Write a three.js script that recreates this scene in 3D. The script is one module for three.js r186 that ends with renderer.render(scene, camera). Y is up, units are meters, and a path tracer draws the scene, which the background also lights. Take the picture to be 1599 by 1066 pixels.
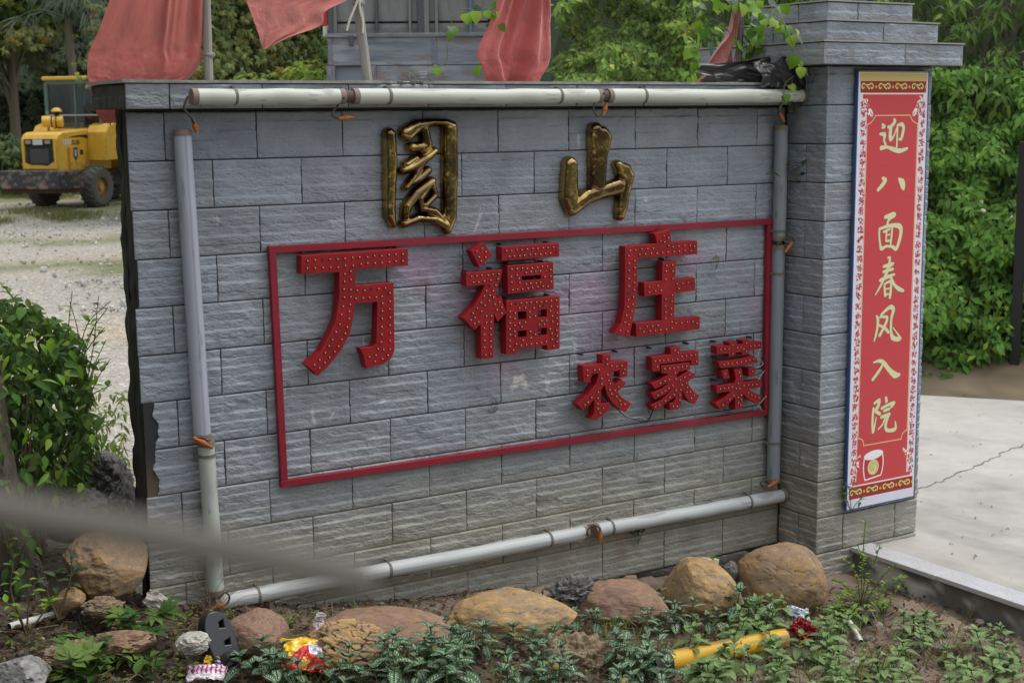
import * as THREE from 'three';
import { mergeGeometries } from 'three/addons/utils/BufferGeometryUtils.js';
import { ImprovedNoise } from 'three/addons/math/ImprovedNoise.js';
import { MarchingCubes } from 'three/addons/objects/MarchingCubes.js';
import { RoundedBoxGeometry } from 'three/addons/geometries/RoundedBoxGeometry.js';

// ---------------------------------------------------------------- camera, sky, sun, exposure
const scene = new THREE.Scene();
const EYE = new THREE.Vector3(-1.923, 2.3718, 5.749);
const YAW = 0.55768, PITCH = -0.15724, ROLL = -0.00983, FPX = 2229.75;   // the lens, FPX in pixels of a 1599 x 1066 picture
const camera = new THREE.PerspectiveCamera(2 * Math.atan(533 / FPX) * 180 / Math.PI, 1599 / 1066, 0.05, 900);
camera.position.copy(EYE);
camera.rotation.set(PITCH, -YAW, ROLL, 'YXZ');
camera.updateMatrixWorld();
camera.focus = 6.3;
camera.userData.fStop = 5.6;

{ // overcast sky, a little brighter overhead and towards the veiled sun
  const w = 256, h = 128, d = new Float32Array(w * h * 4);
  const sunDir = new THREE.Vector3(0.42, 0.89, 0.19).normalize();
  for (let j = 0; j < h; j++) for (let i = 0; i < w; i++) {
    const el = ((j + 0.5) / h - 0.5) * Math.PI, az = ((i + 0.5) / w - 0.5) * 2 * Math.PI;
    const dir = new THREE.Vector3(Math.cos(el) * Math.cos(az), Math.sin(el), Math.cos(el) * Math.sin(az));
    const up = Math.max(0, Math.sin(el)), near = Math.max(0, dir.dot(sunDir));
    let L = 0.45 + 0.42 * up + 1.25 * Math.pow(near, 2.5);
    if (el < 0) L *= Math.max(0.25, 1 + 3 * el);
    d.set([L * 0.955, L * 0.985, L * 1.03, 1], (j * w + i) * 4);
  }
  const t = new THREE.DataTexture(d, w, h, THREE.RGBAFormat, THREE.FloatType);
  t.mapping = THREE.EquirectangularReflectionMapping; t.magFilter = THREE.LinearFilter; t.minFilter = THREE.LinearFilter; t.needsUpdate = true;
  scene.background = t; scene.environment = t;
}
const sun = new THREE.DirectionalLight(0xfff3e0, 1.05);
sun.position.set(15, 32, 7); sun.target.position.set(0, 0, 0);
sun.castShadow = true; sun.shadow.radius = 22; sun.shadow.mapSize.set(2048, 2048);
Object.assign(sun.shadow.camera, { left: -40, right: 40, top: 40, bottom: -40, near: 1, far: 120 });
scene.add(sun, sun.target);
const renderer = new THREE.WebGLRenderer({ antialias: true });
renderer.toneMapping = THREE.LinearToneMapping;
renderer.toneMappingExposure = 1.12;
renderer.shadowMap.enabled = true;

// ---------------------------------------------------------------- helpers
function rng(seed) { let a = seed >>> 0; return () => { a = (a + 0x6d2b79f5) | 0; let t = Math.imul(a ^ (a >>> 15), 1 | a); t = (t + Math.imul(t ^ (t >>> 7), 61 | t)) ^ t; return ((t ^ (t >>> 14)) >>> 0) / 4294967296; }; }
const R0 = rng(7);
const rr = (R, a, b) => a + (b - a) * R();
const lerp = THREE.MathUtils.lerp, clamp = THREE.MathUtils.clamp;
const sstep = (a, b, x) => { const t = clamp((x - a) / (b - a), 0, 1); return t * t * (3 - 2 * t); };
const V = (x, y, z) => new THREE.Vector3(x, y, z);
const PN = new ImprovedNoise();
const noise = (x, y, z = 0.37) => PN.noise(x + 31.7, y + 17.3, z + 5.1);
function fbm(x, y, z = 0.37, o = 4) { let s = 0, a = 0.5, f = 1; for (let i = 0; i < o; i++) { s += a * noise(x * f, y * f, z * f + i * 3.1); a *= 0.5; f *= 2.03; } return s; }
const C = (r, g, b) => new THREE.Color().setRGB(r, g, b);
// a line of sight through the picture and where it meets a plane: only used to find where things stand
function ray(px, py) { return V((px - 799.5) / FPX, -(py - 533) / FPX, -1).applyQuaternion(camera.quaternion); }
function onZ(px, py, z) { const d = ray(px, py); return EYE.clone().addScaledVector(d, (z - EYE.z) / d.z); }
function onX(px, py, x) { const d = ray(px, py); return EYE.clone().addScaledVector(d, (x - EYE.x) / d.x); }
function onY(px, py, y) { const d = ray(px, py); return EYE.clone().addScaledVector(d, (y - EYE.y) / d.y); }
function atD(px, py, dist) { return EYE.clone().addScaledVector(ray(px, py).normalize(), dist); }
function bedH(x, z) { // the planted bed before the wall: higher at its left end
  const m = sstep(0.15, 0.6, x) * sstep(3.3, 2.7, x);
  return 0.3 - 0.115 * clamp(x, -1.5, 3.75) - 0.045 * m - lerp(lerp(0.15, 0.035, sstep(2.7, 3.4, x)), 0.035, m) * clamp(z, 0, 1) + 0.02 * fbm(x * 2.2, z * 2.2, 1.3, 3) * 2 + 0.05 * sstep(-0.3, -1.2, x);
}
function onBed(px, py) { let p = onY(px, py, 0.15); for (let i = 0; i < 5; i++) p = onY(px, py, bedH(p.x, p.z)); return p; }
function lotH(x, z) {
  return 0.38 * Math.max(sstep(-3.5, -10, z), sstep(3.2, -0.3, x) * sstep(1.2, -0.4, z)) - 0.03;
}
function onLot(px, py) { let p = onY(px, py, 0.35); for (let i = 0; i < 5; i++) p = onY(px, py, lotH(p.x, p.z)); return p; }

const used = new Map();
function numbered(name) { const n = used.get(name) || 0; used.set(name, n + 1); return n ? name + '_' + String(n).padStart(3, '0') : name; }
function info(o, label, category, group, kind) { if (label) o.userData.label = label; if (category) o.userData.category = category; if (group) o.userData.group = group; if (kind) o.userData.kind = kind; return o; }
function thing(name, label, category, pos, turn = 0, group) {
  const o = new THREE.Group(); o.name = numbered(name); if (pos) o.position.copy(pos); o.rotation.y = turn; scene.add(o);
  return info(o, label, category, group);
}
function part(name, geo, mat, parent, label) { const m = new THREE.Mesh(geo, mat); m.name = name; m.castShadow = m.receiveShadow = true; parent.add(m); if (label) m.userData.label = label; return m; }
function solo(name, geo, mat, label, category, group) { const m = part(numbered(name), geo, mat, scene); return info(m, label, category, group); }
function struct(name, geo, mat) { const m = part(numbered(name), geo, mat, scene); m.userData.kind = 'structure'; return m; }
function copyOf(root, label) { const c = root.clone(); c.name = numbered(root.name.replace(/_\d{3}$/, '')); if (label) c.userData.label = label; scene.add(c); return c; }
function instances(name, geo, mat, list, parent, kind) { // list of {m: Matrix4, c: Color}
  const im = new THREE.InstancedMesh(geo, mat, list.length); im.name = name; im.castShadow = im.receiveShadow = true;
  list.forEach((e, i) => { im.setMatrixAt(i, e.m); if (e.c) im.setColorAt(i, e.c); });
  parent.add(im); if (kind) im.userData.kind = kind; return im;
}
const M4 = (p, q, s) => new THREE.Matrix4().compose(p, q, typeof s === 'number' ? V(s, s, s) : s);
const QE = (x, y, z) => new THREE.Quaternion().setFromEuler(new THREE.Euler(x, y, z));
function box(w, h, d, x = 0, y = 0, z = 0, r = 0) { const g = r ? new RoundedBoxGeometry(w, h, d, 2, r) : new THREE.BoxGeometry(w, h, d); g.translate(x, y, z); return g; }
function rod(a, b, r0, r1 = r0, seg = 10) {
  const d = b.clone().sub(a), g = new THREE.CylinderGeometry(r1, r0, d.length(), seg, 1);
  g.applyQuaternion(new THREE.Quaternion().setFromUnitVectors(V(0, 1, 0), d.clone().normalize())); g.translate((a.x + b.x) / 2, (a.y + b.y) / 2, (a.z + b.z) / 2); return g;
}
function tube(pts, r, seg = 24, rad = 7) { return new THREE.TubeGeometry(new THREE.CatmullRomCurve3(pts), seg, r, rad); }
function taper(pts, r0, r1, seg = 20, rad = 8) { // a bent tapering stem
  const c = new THREE.CatmullRomCurve3(pts), g = new THREE.TubeGeometry(c, seg, 1, rad), p = g.attributes.position, n = rad + 1;
  for (let i = 0; i <= seg; i++) { const o = c.getPointAt(i / seg), r = lerp(r0, r1, i / seg); for (let j = 0; j < n; j++) { const k = i * n + j; p.setXYZ(k, o.x + (p.getX(k) - o.x) * r, o.y + (p.getY(k) - o.y) * r, o.z + (p.getZ(k) - o.z) * r); } }
  g.computeVertexNormals(); return g;
}
function merged(list) { return mergeGeometries(list.map((g) => { const n = g.index ? g.toNonIndexed() : g; for (const k of Object.keys(n.attributes)) if (!['position', 'normal', 'uv'].includes(k)) n.deleteAttribute(k); return n; })); }
function dataMap(w, h, fn, srgb = true) { // fn(u, v) gives linear colour or a height
  const d = new Uint8Array(w * h * 4);
  const enc = (x) => { x = clamp(x, 0, 1); return 255 * (srgb ? (x <= 0.0031308 ? 12.92 * x : 1.055 * Math.pow(x, 1 / 2.4) - 0.055) : x); };
  for (let j = 0; j < h; j++) for (let i = 0; i < w; i++) { const c = fn((i + 0.5) / w, (j + 0.5) / h), k = (j * w + i) * 4; if (typeof c === 'number') d[k] = d[k + 1] = d[k + 2] = enc(c); else { d[k] = enc(c[0]); d[k + 1] = enc(c[1]); d[k + 2] = enc(c[2]); } d[k + 3] = 255; }
  const t = new THREE.DataTexture(d, w, h); if (srgb) t.colorSpace = THREE.SRGBColorSpace; t.wrapS = t.wrapT = THREE.RepeatWrapping; t.magFilter = THREE.LinearFilter; t.minFilter = THREE.LinearMipmapLinearFilter; t.generateMipmaps = true; t.needsUpdate = true; return t;
}
function canvasMap(w, h, draw) { const c = document.createElement('canvas'); c.width = w; c.height = h; draw(c.getContext('2d'), w, h); const t = new THREE.CanvasTexture(c); t.colorSpace = THREE.SRGBColorSpace; t.magFilter = THREE.LinearFilter; return t; }
const std = (color, roughness = 0.8, o = {}) => new THREE.MeshStandardMaterial({ color: Array.isArray(color) ? C(...color) : color, roughness, ...o });
// periodic noise so that repeated textures meet without a seam
function pfbm(u, v, f, seed, o = 4) { let s = 0, a = 0.5; for (let i = 0; i < o; i++) { const n = f << i, x = u * n, y = v * n, xi = Math.floor(x), yi = Math.floor(y), fx = x - xi, fy = y - yi; const h = (p, q) => { let t = Math.imul(((p % n) + n) % n, 374761393) + Math.imul(((q % n) + n) % n, 668265263) + Math.imul(seed + i, 974634777); t = Math.imul(t ^ (t >>> 13), 1274126177); return ((t ^ (t >>> 16)) >>> 0) / 4294967296 - 0.5; }; const sx = fx * fx * (3 - 2 * fx), sy = fy * fy * (3 - 2 * fy); s += a * 2 * lerp(lerp(h(xi, yi), h(xi + 1, yi), sx), lerp(h(xi, yi + 1), h(xi + 1, yi + 1), sx), sy); a *= 0.5; } return s; }
const roughNoise = dataMap(512, 512, (u, v) => 0.5 + 0.5 * pfbm(u, v, 8, 3, 6), false);   // general fine relief, one repeat
function relief(rx, ry) { const t = roughNoise.clone(); t.repeat.set(rx, ry); return t; }

// leaves: a strip with a fold along the midrib and a droop towards the tip; base at the origin, tip towards +y, upper side +z
function leafGeo(L, W, o = {}) {
  const { seg = 4, fold = 0.25, droop = 0.25, shape = (t) => Math.sin(Math.PI * Math.pow(t, 0.8)), lobes = 0 } = o, pos = [], uv = [], idx = [];
  for (let i = 0; i <= seg; i++) {
    const t = i / seg; let w = Math.max(0.02, shape(t)) * W / 2; if (lobes && i % 2) w *= 1 + lobes;
    const z = -droop * L * t * t;
    for (const s of [-1, 0, 1]) { pos.push(s * w, t * L * (1 - 0.12 * droop), z + (s ? fold * w : 0)); uv.push(0.5 + s * 0.5, t); }
    if (i) for (const c of [0, 1]) { const a = (i - 1) * 3 + c; idx.push(a, a + 1, a + 4, a, a + 4, a + 3); }
  }
  const g = new THREE.BufferGeometry(); g.setAttribute('position', new THREE.Float32BufferAttribute(pos, 3)); g.setAttribute('uv', new THREE.Float32BufferAttribute(uv, 2)); g.setIndex(idx); g.computeVertexNormals(); return g;
}
function leafQ(R, n, spin) { // a leaf whose upper side looks along n and whose tip hangs, turned by spin
  const z = n.clone().normalize(), down = V(rr(R, -0.8, 0.8), -1, rr(R, -0.8, 0.8)), y = down.addScaledVector(z, -down.dot(z)).normalize(), x = y.clone().cross(z);
  const q = new THREE.Quaternion().setFromRotationMatrix(new THREE.Matrix4().makeBasis(x, y, z)); return q.multiply(QE(0, 0, spin));
}
const leafMat = (color, o = {}) => new THREE.MeshPhysicalMaterial({ color: Array.isArray(color) ? C(...color) : color, roughness: 0.6, transmission: 0.22, thickness: 0, side: THREE.DoubleSide, specularIntensity: 0.35, ...o });
const bulkLeaf = new THREE.MeshPhysicalMaterial({ color: 0xffffff, roughness: 0.7, specularIntensity: 0.3, side: THREE.DoubleSide, transmission: 0.33, thickness: 0 });
const LETTERS = {
  wan: [[[549,1782,1064,1784,1064,1710,801,1709,799,1636,989,1636,986,1330,967,1294,928,1274,844,1264,834,1317,817,1355,878,1355,897,1369,908,1557,793,1560,786,1497,766,1425,724,1358,660,1294,608,1256,555,1308,623,1358,668,1427,702,1490,721,1582,726,1702,546,1706]]],
  fu: [[[1395,1756,1463,1789,1509,1727,1436,1679]],[[1368,1655,1561,1656,1552,1616,1521,1547,1537,1519,1553,1532,1580,1453,1534,1415,1513,1453,1508,1245,1441,1247,1441,1412,1408,1387,1345,1449,1403,1491,1441,1541,1466,1593,1367,1594]],[[1560,1762,1882,1764,1882,1701,1561,1700]],[[1591,1673,1847,1675,1850,1546,1593,1542],[1668,1620,1780,1620,1780,1600,1669,1599]],[[1583,1509,1884,1508,1882,1253,1813,1252,1811,1278,1639,1273,1639,1255,1579,1255],[1645,1453,1694,1452,1694,1414,1644,1415],[1759,1452,1810,1452,1810,1416,1758,1417],[1644,1361,1695,1360,1694,1329,1645,1329],[1758,1363,1810,1362,1810,1329,1759,1329]]],
  zhuang: [[[2275,1725,2474,1728,2461,1778,2556,1796,2562,1730,2731,1728,2732,1662,2351,1662,2350,1514,2337,1406,2302,1271,2212,1298,2249,1344,2271,1417,2276,1519]],[[2509,1635,2595,1633,2590,1537,2718,1540,2722,1476,2587,1473,2585,1336,2753,1336,2755,1274,2348,1269,2346,1335,2507,1337,2507,1472,2397,1469,2394,1536,2508,1538]]],
  nong: [[[2140,1195,2188,1194,2184,1156,2292,1149,2290,1073,2245,1072,2245,1109,2182,1107,2195,1066,2216,1037,2251,1064,2280,1038,2230,998,2263,963,2316,932,2282,894,2240,914,2198,952,2170,989,2151,1046,2129,1020,2129,948,2179,952,2185,919,2097,872,2068,882,2089,907,2090,983,2056,951,2021,932,1988,966,2051,1006,2097,1050,2120,1107,2067,1108,2065,1065,2025,1073,2022,1152,2139,1152]]],
  jia: [[[2567,1191,2625,1191,2626,1158,2748,1158,2748,1085,2703,1088,2702,1114,2494,1115,2497,1080,2450,1083,2446,1154,2567,1156]],[[2505,1104,2690,1103,2693,1067,2622,1063,2602,1043,2613,1031,2686,1060,2731,1036,2682,1005,2682,992,2712,953,2757,922,2728,882,2683,905,2658,939,2644,974,2641,917,2634,887,2614,867,2565,869,2560,903,2589,904,2598,918,2599,937,2531,904,2466,876,2444,908,2511,926,2592,985,2530,955,2465,935,2444,969,2511,983,2568,1020,2467,989,2443,1021,2496,1031,2559,1058,2508,1067]]],
  cai: [[[2871,1169,2957,1167,2954,1184,2998,1182,3000,1166,3051,1166,3045,1185,3094,1184,3094,1166,3179,1166,3180,1130,3091,1129,3090,1108,3046,1109,3045,1125,2995,1125,2994,1107,2954,1109,2952,1125,2873,1130]],[[2879,1089,2998,1086,3128,1096,3157,1059,3026,1051,2898,1054]],[[2906,1037,2946,1039,2964,993,2920,992]],[[2991,1036,3042,1033,3049,978,3006,978]],[[3092,1032,3141,1029,3136,987,3095,988]],[[2873,959,2998,961,2998,977,3049,974,3051,958,3184,959,3185,921,3094,919,3125,898,3188,873,3162,834,3095,863,3055,901,3052,817,3004,819,3002,888,2949,854,2901,831,2866,868,2927,890,2975,921,2875,923]]],
};
const GOLD = {
  yuan: [[1014,2293,25,1017,2176,27,1010,2024,24,1007,1936,23,1022,1889,13],[1102,2297,32,1155,2329,26,1228,2343,17,1298,2340,18,1331,2325,24],[1323,2313,31,1320,2124,33,1314,1911,30,1303,1853,17],[1076,1892,18,1149,1914,17,1232,1907,17,1302,1872,22],[1190,2315,19,1199,2244,25,1184,2222,21],[1122,2234,19,1194,2235,20],[1239,2215,17,1183,2178,20,1129,2149,20,1076,2131,18],[1092,2158,15,1143,2187,12],[1180,2172,17,1140,2110,13,1090,2054,13],[1205,2128,17,1156,2093,18,1118,2075,14],[1223,2077,20,1146,2030,21,1094,1971,20,1084,1927,16],[1225,2066,14,1239,2015,14,1185,1970,14],[1203,2050,13,1159,2002,15,1166,1957,15,1233,1943,17,1267,1911,16]],
  shan: [[2135,2298,31,2160,2253,56,2152,2174,43,2144,2032,38],[1986,2135,32,1983,2068,37,1980,1977,39,1995,1926,33],[1995,1923,33,2082,1976,33,2176,1998,32,2271,2018,34],[2271,2125,21,2306,2091,38,2328,2067,33,2307,1996,30,2291,1913,28,2283,1875,21]],
};
const CALLIGRAPHY = {
  ying: [[3771,2310,6,3785,2298,9,3771,2292,5],[3755,2260,6,3787,2257,11,3790,2242,9,3787,2227,6,3802,2199,6],[3769,2186,12,3815,2189,7,3859,2178,11,3910,2168,12,3968,2179,7],[3859,2338,5,3865,2322,10,3836,2296,10],[3814,2297,6,3834,2289,11,3833,2252,11,3839,2229,9,3863,2251,5,3881,2289,5],[3886,2304,5,3918,2309,10,3935,2293,9,3928,2255,10,3918,2228,6,3903,2233,5],[3888,2306,6,3887,2190,6]],
  ba: [[3785,2026,7,3805,2014,12,3785,1990,12,3753,1965,9],[3911,2019,5,3936,2000,17,3944,1982,16,3952,1961,6]],
  mian: [[3815,1817,9,3873,1825,16,3885,1824,10],[3866,1817,10,3838,1795,7,3833,1767,7],[3774,1757,7,3772,1727,6,3781,1675,6,3793,1648,10,3829,1659,7,3858,1655,6],[3774,1755,6,3824,1765,9,3875,1770,10,3926,1763,13,3942,1739,11,3933,1692,11,3910,1642,10,3884,1651,9,3858,1660,6],[3829,1744,6,3826,1688,5],[3872,1758,6,3867,1701,7,3863,1670,6],[3808,1738,7,3854,1751,6],[3832,1718,4,3855,1722,4],[3831,1687,6,3864,1688,6]],
  chun: [[3846,1595,6,3861,1595,6,3855,1557,9,3839,1516,10,3808,1466,8,3788,1437,7,3755,1399,3],[3814,1551,7,3863,1555,13,3890,1562,6],[3815,1522,8,3886,1531,8],[3792,1477,9,3851,1492,10,3900,1502,6],[3873,1488,8,3904,1444,8,3943,1418,11,3976,1407,7],[3824,1450,6,3833,1394,8,3839,1392,5],[3827,1455,6,3874,1464,8,3876,1420,8,3871,1377,8],[3832,1426,4,3868,1428,4],[3837,1397,5,3870,1397,5]],
  feng: [[3770,1285,4,3782,1263,9,3780,1222,8,3771,1180,8,3758,1148,4],[3807,1287,7,3856,1317,10,3885,1323,12,3902,1306,11,3888,1260,8,3888,1191,8,3904,1153,12,3945,1141,12,3964,1145,7,3936,1176,4,3905,1208,3],[3796,1275,5,3851,1271,8,3845,1237,9,3800,1175,9],[3794,1231,6,3839,1211,8,3868,1186,8]],
  ru: [[3759,1029,4,3803,1034,9,3840,1018,11,3886,974,12,3932,942,16,3966,940,8],[3833,1011,7,3798,972,10,3756,935,9]],
  yuan: [[3775,801,7,3811,813,10,3804,780,11,3788,758,10,3821,736,8],[3768,771,8,3764,701,8,3772,640,8,3792,719,4],[3865,822,8,3871,801,9],[3834,766,8,3891,781,9,3932,786,8,3910,766,8],[3854,750,8,3893,756,8],[3834,717,9,3894,725,10],[3865,713,8,3847,677,6,3812,651,4],[3890,721,9,3869,667,9,3883,637,9,3937,633,11,3951,646,8,3945,680,3]],
};
// ---------------------------------------------------------------- ground, bed, driveway
const gravelMap = canvasMap(1024, 1024, (g, w, h) => {
  const R = rng(11); g.fillStyle = '#a8a49c'; g.fillRect(0, 0, w, h);
  for (let i = 0; i < 9000; i++) { const v = Math.floor(rr(R, 120, 225)), x = R() * w, y = R() * h, r = rr(R, 1, 7) * (R() < 0.1 ? 2 : 1); g.fillStyle = `rgb(${v},${v - Math.floor(rr(R, 0, 8))},${v - Math.floor(rr(R, 2, 18))})`; for (const dx of [-w, 0, w]) for (const dy of [-h, 0, h]) { g.beginPath(); g.ellipse(x + dx, y + dy, r, r * rr(R, 0.6, 1), R() * 3, 0, 7); g.fill(); } }
});
gravelMap.wrapS = gravelMap.wrapT = THREE.RepeatWrapping;
{
  const pos = [], uv = [], col = [], idx = [], xs = [], zs = [];
  const grade = (a, b, near, lo, hi, n) => { for (let i = 0; i <= n; i++) { const t = i / n * 2 - 1; a.push(b + Math.sign(t) * (t < 0 ? -lo : hi) * Math.pow(Math.abs(t), near) ); } };
  grade(xs, 2, 2.6, -420, 420, 190); grade(zs, -8, 2.6, -430, 420, 220);
  for (const z of zs) for (const x of xs) {
    const d = Math.hypot(x - EYE.x, z - EYE.z);
    let y = lotH(x, z) + 0.05 * fbm(x * 0.35, z * 0.35, 2, 3);
    if (z > -0.5 && z < 4 && x > -3 && x < 4.2) y = Math.min(y, bedH(x, z) - 0.07);
    if (x > 3.3 && z > -4) y = Math.min(y, -0.06);
    pos.push(x, y, z); uv.push(x / 2.5, z / 2.5);
    // grass where the lot is not driven on, bare reddish dirt in bands
    const gr = sstep(0.0, 0.16, fbm(x * 0.22, z * 0.5, 4, 4) + 0.17 * sstep(-14, -30, z) - 0.1 * sstep(-13, -7, z) + 0.5 * sstep(-34, -40, z)), dirt = sstep(0.05, 0.25, fbm(x * 0.12 + 3, z * 0.45, 9, 3)) * 0.8;
    const a = [0.84, 0.825, 0.8], b = [0.95, 0.83, 0.7], c = [0.33, 0.4, 0.17], m = [0, 1, 2].map((k) => lerp(lerp(a[k], b[k], dirt), c[k], gr * 0.85));
    col.push(...m);
  }
  const n = xs.length;
  for (let j = 0; j < zs.length - 1; j++) for (let i = 0; i < n - 1; i++) { const a = j * n + i; idx.push(a, a + n, a + 1, a + 1, a + n, a + n + 1); }
  const g = new THREE.BufferGeometry(); g.setAttribute('position', new THREE.Float32BufferAttribute(pos, 3)); g.setAttribute('uv', new THREE.Float32BufferAttribute(uv, 2)); g.setAttribute('color', new THREE.Float32BufferAttribute(col, 3)); g.setIndex(idx); g.computeVertexNormals();
  struct('ground', g, new THREE.MeshStandardMaterial({ map: gravelMap, vertexColors: true, roughness: 0.95, bumpMap: relief(0.7, 0.7), bumpScale: 0.03 }));
}
// soil of the bed before the wall
{
  const x0 = -2.2, x1 = 3.72, z0 = -2.6, z1 = 3.0, nx = 420, nz = 380, g = new THREE.PlaneGeometry(1, 1, nx, nz), p = g.attributes.position, u = g.attributes.uv, col = [];
  for (let i = 0; i < p.count; i++) {
    const x = lerp(x0, x1, u.getX(i)), z = lerp(z1, z0, u.getY(i));
    const f = fbm(x * 9, z * 9, 3, 4), c = fbm(x * 28, z * 28, 7, 3);
    let y = bedH(x, z) + 0.03 * f + 0.018 * c; if (x > 3.62) y -= 0.0;
    if (z < -0.005 && x > -0.12) y -= 0.3; else if (z < -1.4) y -= 0.12 * sstep(-1.4, -2.4, z);
    p.setXYZ(i, x, y, z); u.setXY(i, x / 0.8, z / 0.8);
    const dry = sstep(-0.15, 0.3, fbm(x * 1.6, z * 1.6, 11, 3) + 0.13 * (x - 1.6)), k = 0.75 + 0.5 * (c + 0.5) * 0.8;
    col.push(lerp(0.075, 0.24, dry) * k, lerp(0.055, 0.185, dry) * k, lerp(0.042, 0.135, dry) * k);
  }
  g.setAttribute('color', new THREE.Float32BufferAttribute(col, 3)); g.computeVertexNormals();
  struct('garden_bed', g, new THREE.MeshStandardMaterial({ vertexColors: true, roughness: 1, bumpMap: roughNoise, bumpScale: 0.02 }));
}
// concrete driveway beside the pillar
{
  const map = dataMap(1024, 1024, (u, v) => { const n = pfbm(u, v, 3, 21, 6), s = pfbm(u, v, 40, 22, 3), b = pfbm(u, v, 6, 25, 4), k = 0.49 + 0.06 * n + 0.05 * s + 0.03 * pfbm(u, v, 90, 27, 2) - 0.05 * sstep(0.12, 0.4, b) - 0.06 * sstep(0.05, 0.45, pfbm(u, v, 7, 28, 6)) - 0.05 * sstep(0.1, 0.3, pfbm(u, v * 0.25, 20, 31, 5)) * sstep(-0.1, 0.3, b); return [k * 0.86, k * 0.83, k * 0.775]; });
  map.repeat.set(0.22, 0.22);
  const s = new THREE.Shape([[3.83, -3.2], [3.815, 0.3], [3.813, 3], [3.815, 60], [14, 60], [13, 6], [11, 1.4], [9.3, -0.75], [8.35, -1.45], [7.9, -1.8], [7.42, -2.42], [6.8, -3.2]].map(([x, z]) => new THREE.Vector2(x, -z)));
  const g = new THREE.ExtrudeGeometry(s, { depth: 0.2, bevelEnabled: false }); g.rotateX(-Math.PI / 2); g.translate(0, -0.215, 0);
  struct('driveway', g, new THREE.MeshStandardMaterial({ map, roughness: 0.9, bumpMap: relief(0.6, 0.6), bumpScale: 0.012 }));
  // the slab's open crack and the dirt along its inner edge
  const crack = new THREE.MeshStandardMaterial({ color: C(0.2, 0.175, 0.145), roughness: 1 });
  const c0 = onY(1428, 770, -0.01), c1 = onY(1599, 692, -0.01), R = rng(5), pl = [], n = 46;
  for (let i = 0; i <= n; i++) { const q = c0.clone().lerp(c1, i / n); q.x += 0.03 * noise(i * 0.5, 3) ; q.z += 0.05 * noise(i * 0.4, 8); pl.push(q); }
  const gp = [], ii = []; pl.forEach((q, i) => { const w = 0.003 + 0.009 * Math.abs(noise(i * 0.7, 2)) ; gp.push(q.x, -0.011, q.z - w, q.x, -0.011, q.z + w); if (i) ii.push(2 * i - 2, 2 * i - 1, 2 * i, 2 * i, 2 * i - 1, 2 * i + 1); });
  const cg = new THREE.BufferGeometry(); cg.setAttribute('position', new THREE.Float32BufferAttribute(gp, 3)); cg.setIndex(ii); cg.computeVertexNormals(); struct('pavement_crack', cg, crack);
  const dg = [], di = []; for (let i = 0; i <= 60; i++) { const z = 0.3 + i * 0.06, w = 0.012 + 0.03 * Math.abs(fbm(z * 3, 1.5)) + 0.02 * sstep(0.4, 2, z); dg.push(3.814, -0.009, z, 3.822 + w, -0.009, z); if (i) di.push(2 * i - 2, 2 * i, 2 * i - 1, 2 * i - 1, 2 * i, 2 * i + 1); }
  const eg = new THREE.BufferGeometry(); eg.setAttribute('position', new THREE.Float32BufferAttribute(dg, 3)); eg.setIndex(di); eg.computeVertexNormals(); struct('dirt_line', eg, new THREE.MeshStandardMaterial({ color: C(0.26, 0.19, 0.1), roughness: 1, side: THREE.DoubleSide }));
}
// earth strip and the overgrown bank behind the driveway
const BANK_A = V(8.05, 0, -2.62), BANK_T = V(0.72, 0, 0.69).normalize(), BANK_N = V(-0.69, 0, 0.72).normalize();   // foot of the bank, along it, out of it
function bankFoot(s) { return BANK_A.clone().addScaledVector(BANK_T, s); }
{
  const pos = [], idx = [], col = [], ns = 90, nt = 30;
  for (let i = 0; i <= ns; i++) for (let j = 0; j <= nt; j++) {
    const s = lerp(-4.2, 12, i / ns), t = j / nt, f = bankFoot(s), out = 1.25 - 6.2 * Math.pow(t, 1.1), y = t < 0.25 ? -0.035 + 0.1 * sstep(0.1, 0.25, t) : 0.06 + 5.2 * Math.pow((t - 0.25) / 0.75, 1.1);
    const q = f.addScaledVector(BANK_N, Math.min(out, t < 0.25 ? 9 : out)); const n = fbm(s * 1.1, t * 6, 4, 3);
    pos.push(q.x + 0.2 * n * t, y + 0.12 * n * t, q.z + 0.2 * n * t); const k = 0.8 + 0.8 * fbm(s * 5, t * 30, 2, 3); col.push(0.16 * k * (t < 0.3 ? 1 : 0.12), 0.125 * k * (t < 0.3 ? 1 : 0.19), 0.08 * k * (t < 0.3 ? 1 : 0.12));  // upper earth coloured much darker to stand for shade under the leaves
    if (i && j) { const a = (i - 1) * (nt + 1) + j - 1, b = a + nt + 1; idx.push(a, b, a + 1, a + 1, b, b + 1); }
  }
  const g = new THREE.BufferGeometry(); g.setAttribute('position', new THREE.Float32BufferAttribute(pos, 3)); g.setAttribute('color', new THREE.Float32BufferAttribute(col, 3)); g.setIndex(idx); g.computeVertexNormals();
  struct('earth_bank', g, new THREE.MeshStandardMaterial({ vertexColors: true, roughness: 1, side: THREE.DoubleSide }));
}
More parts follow.
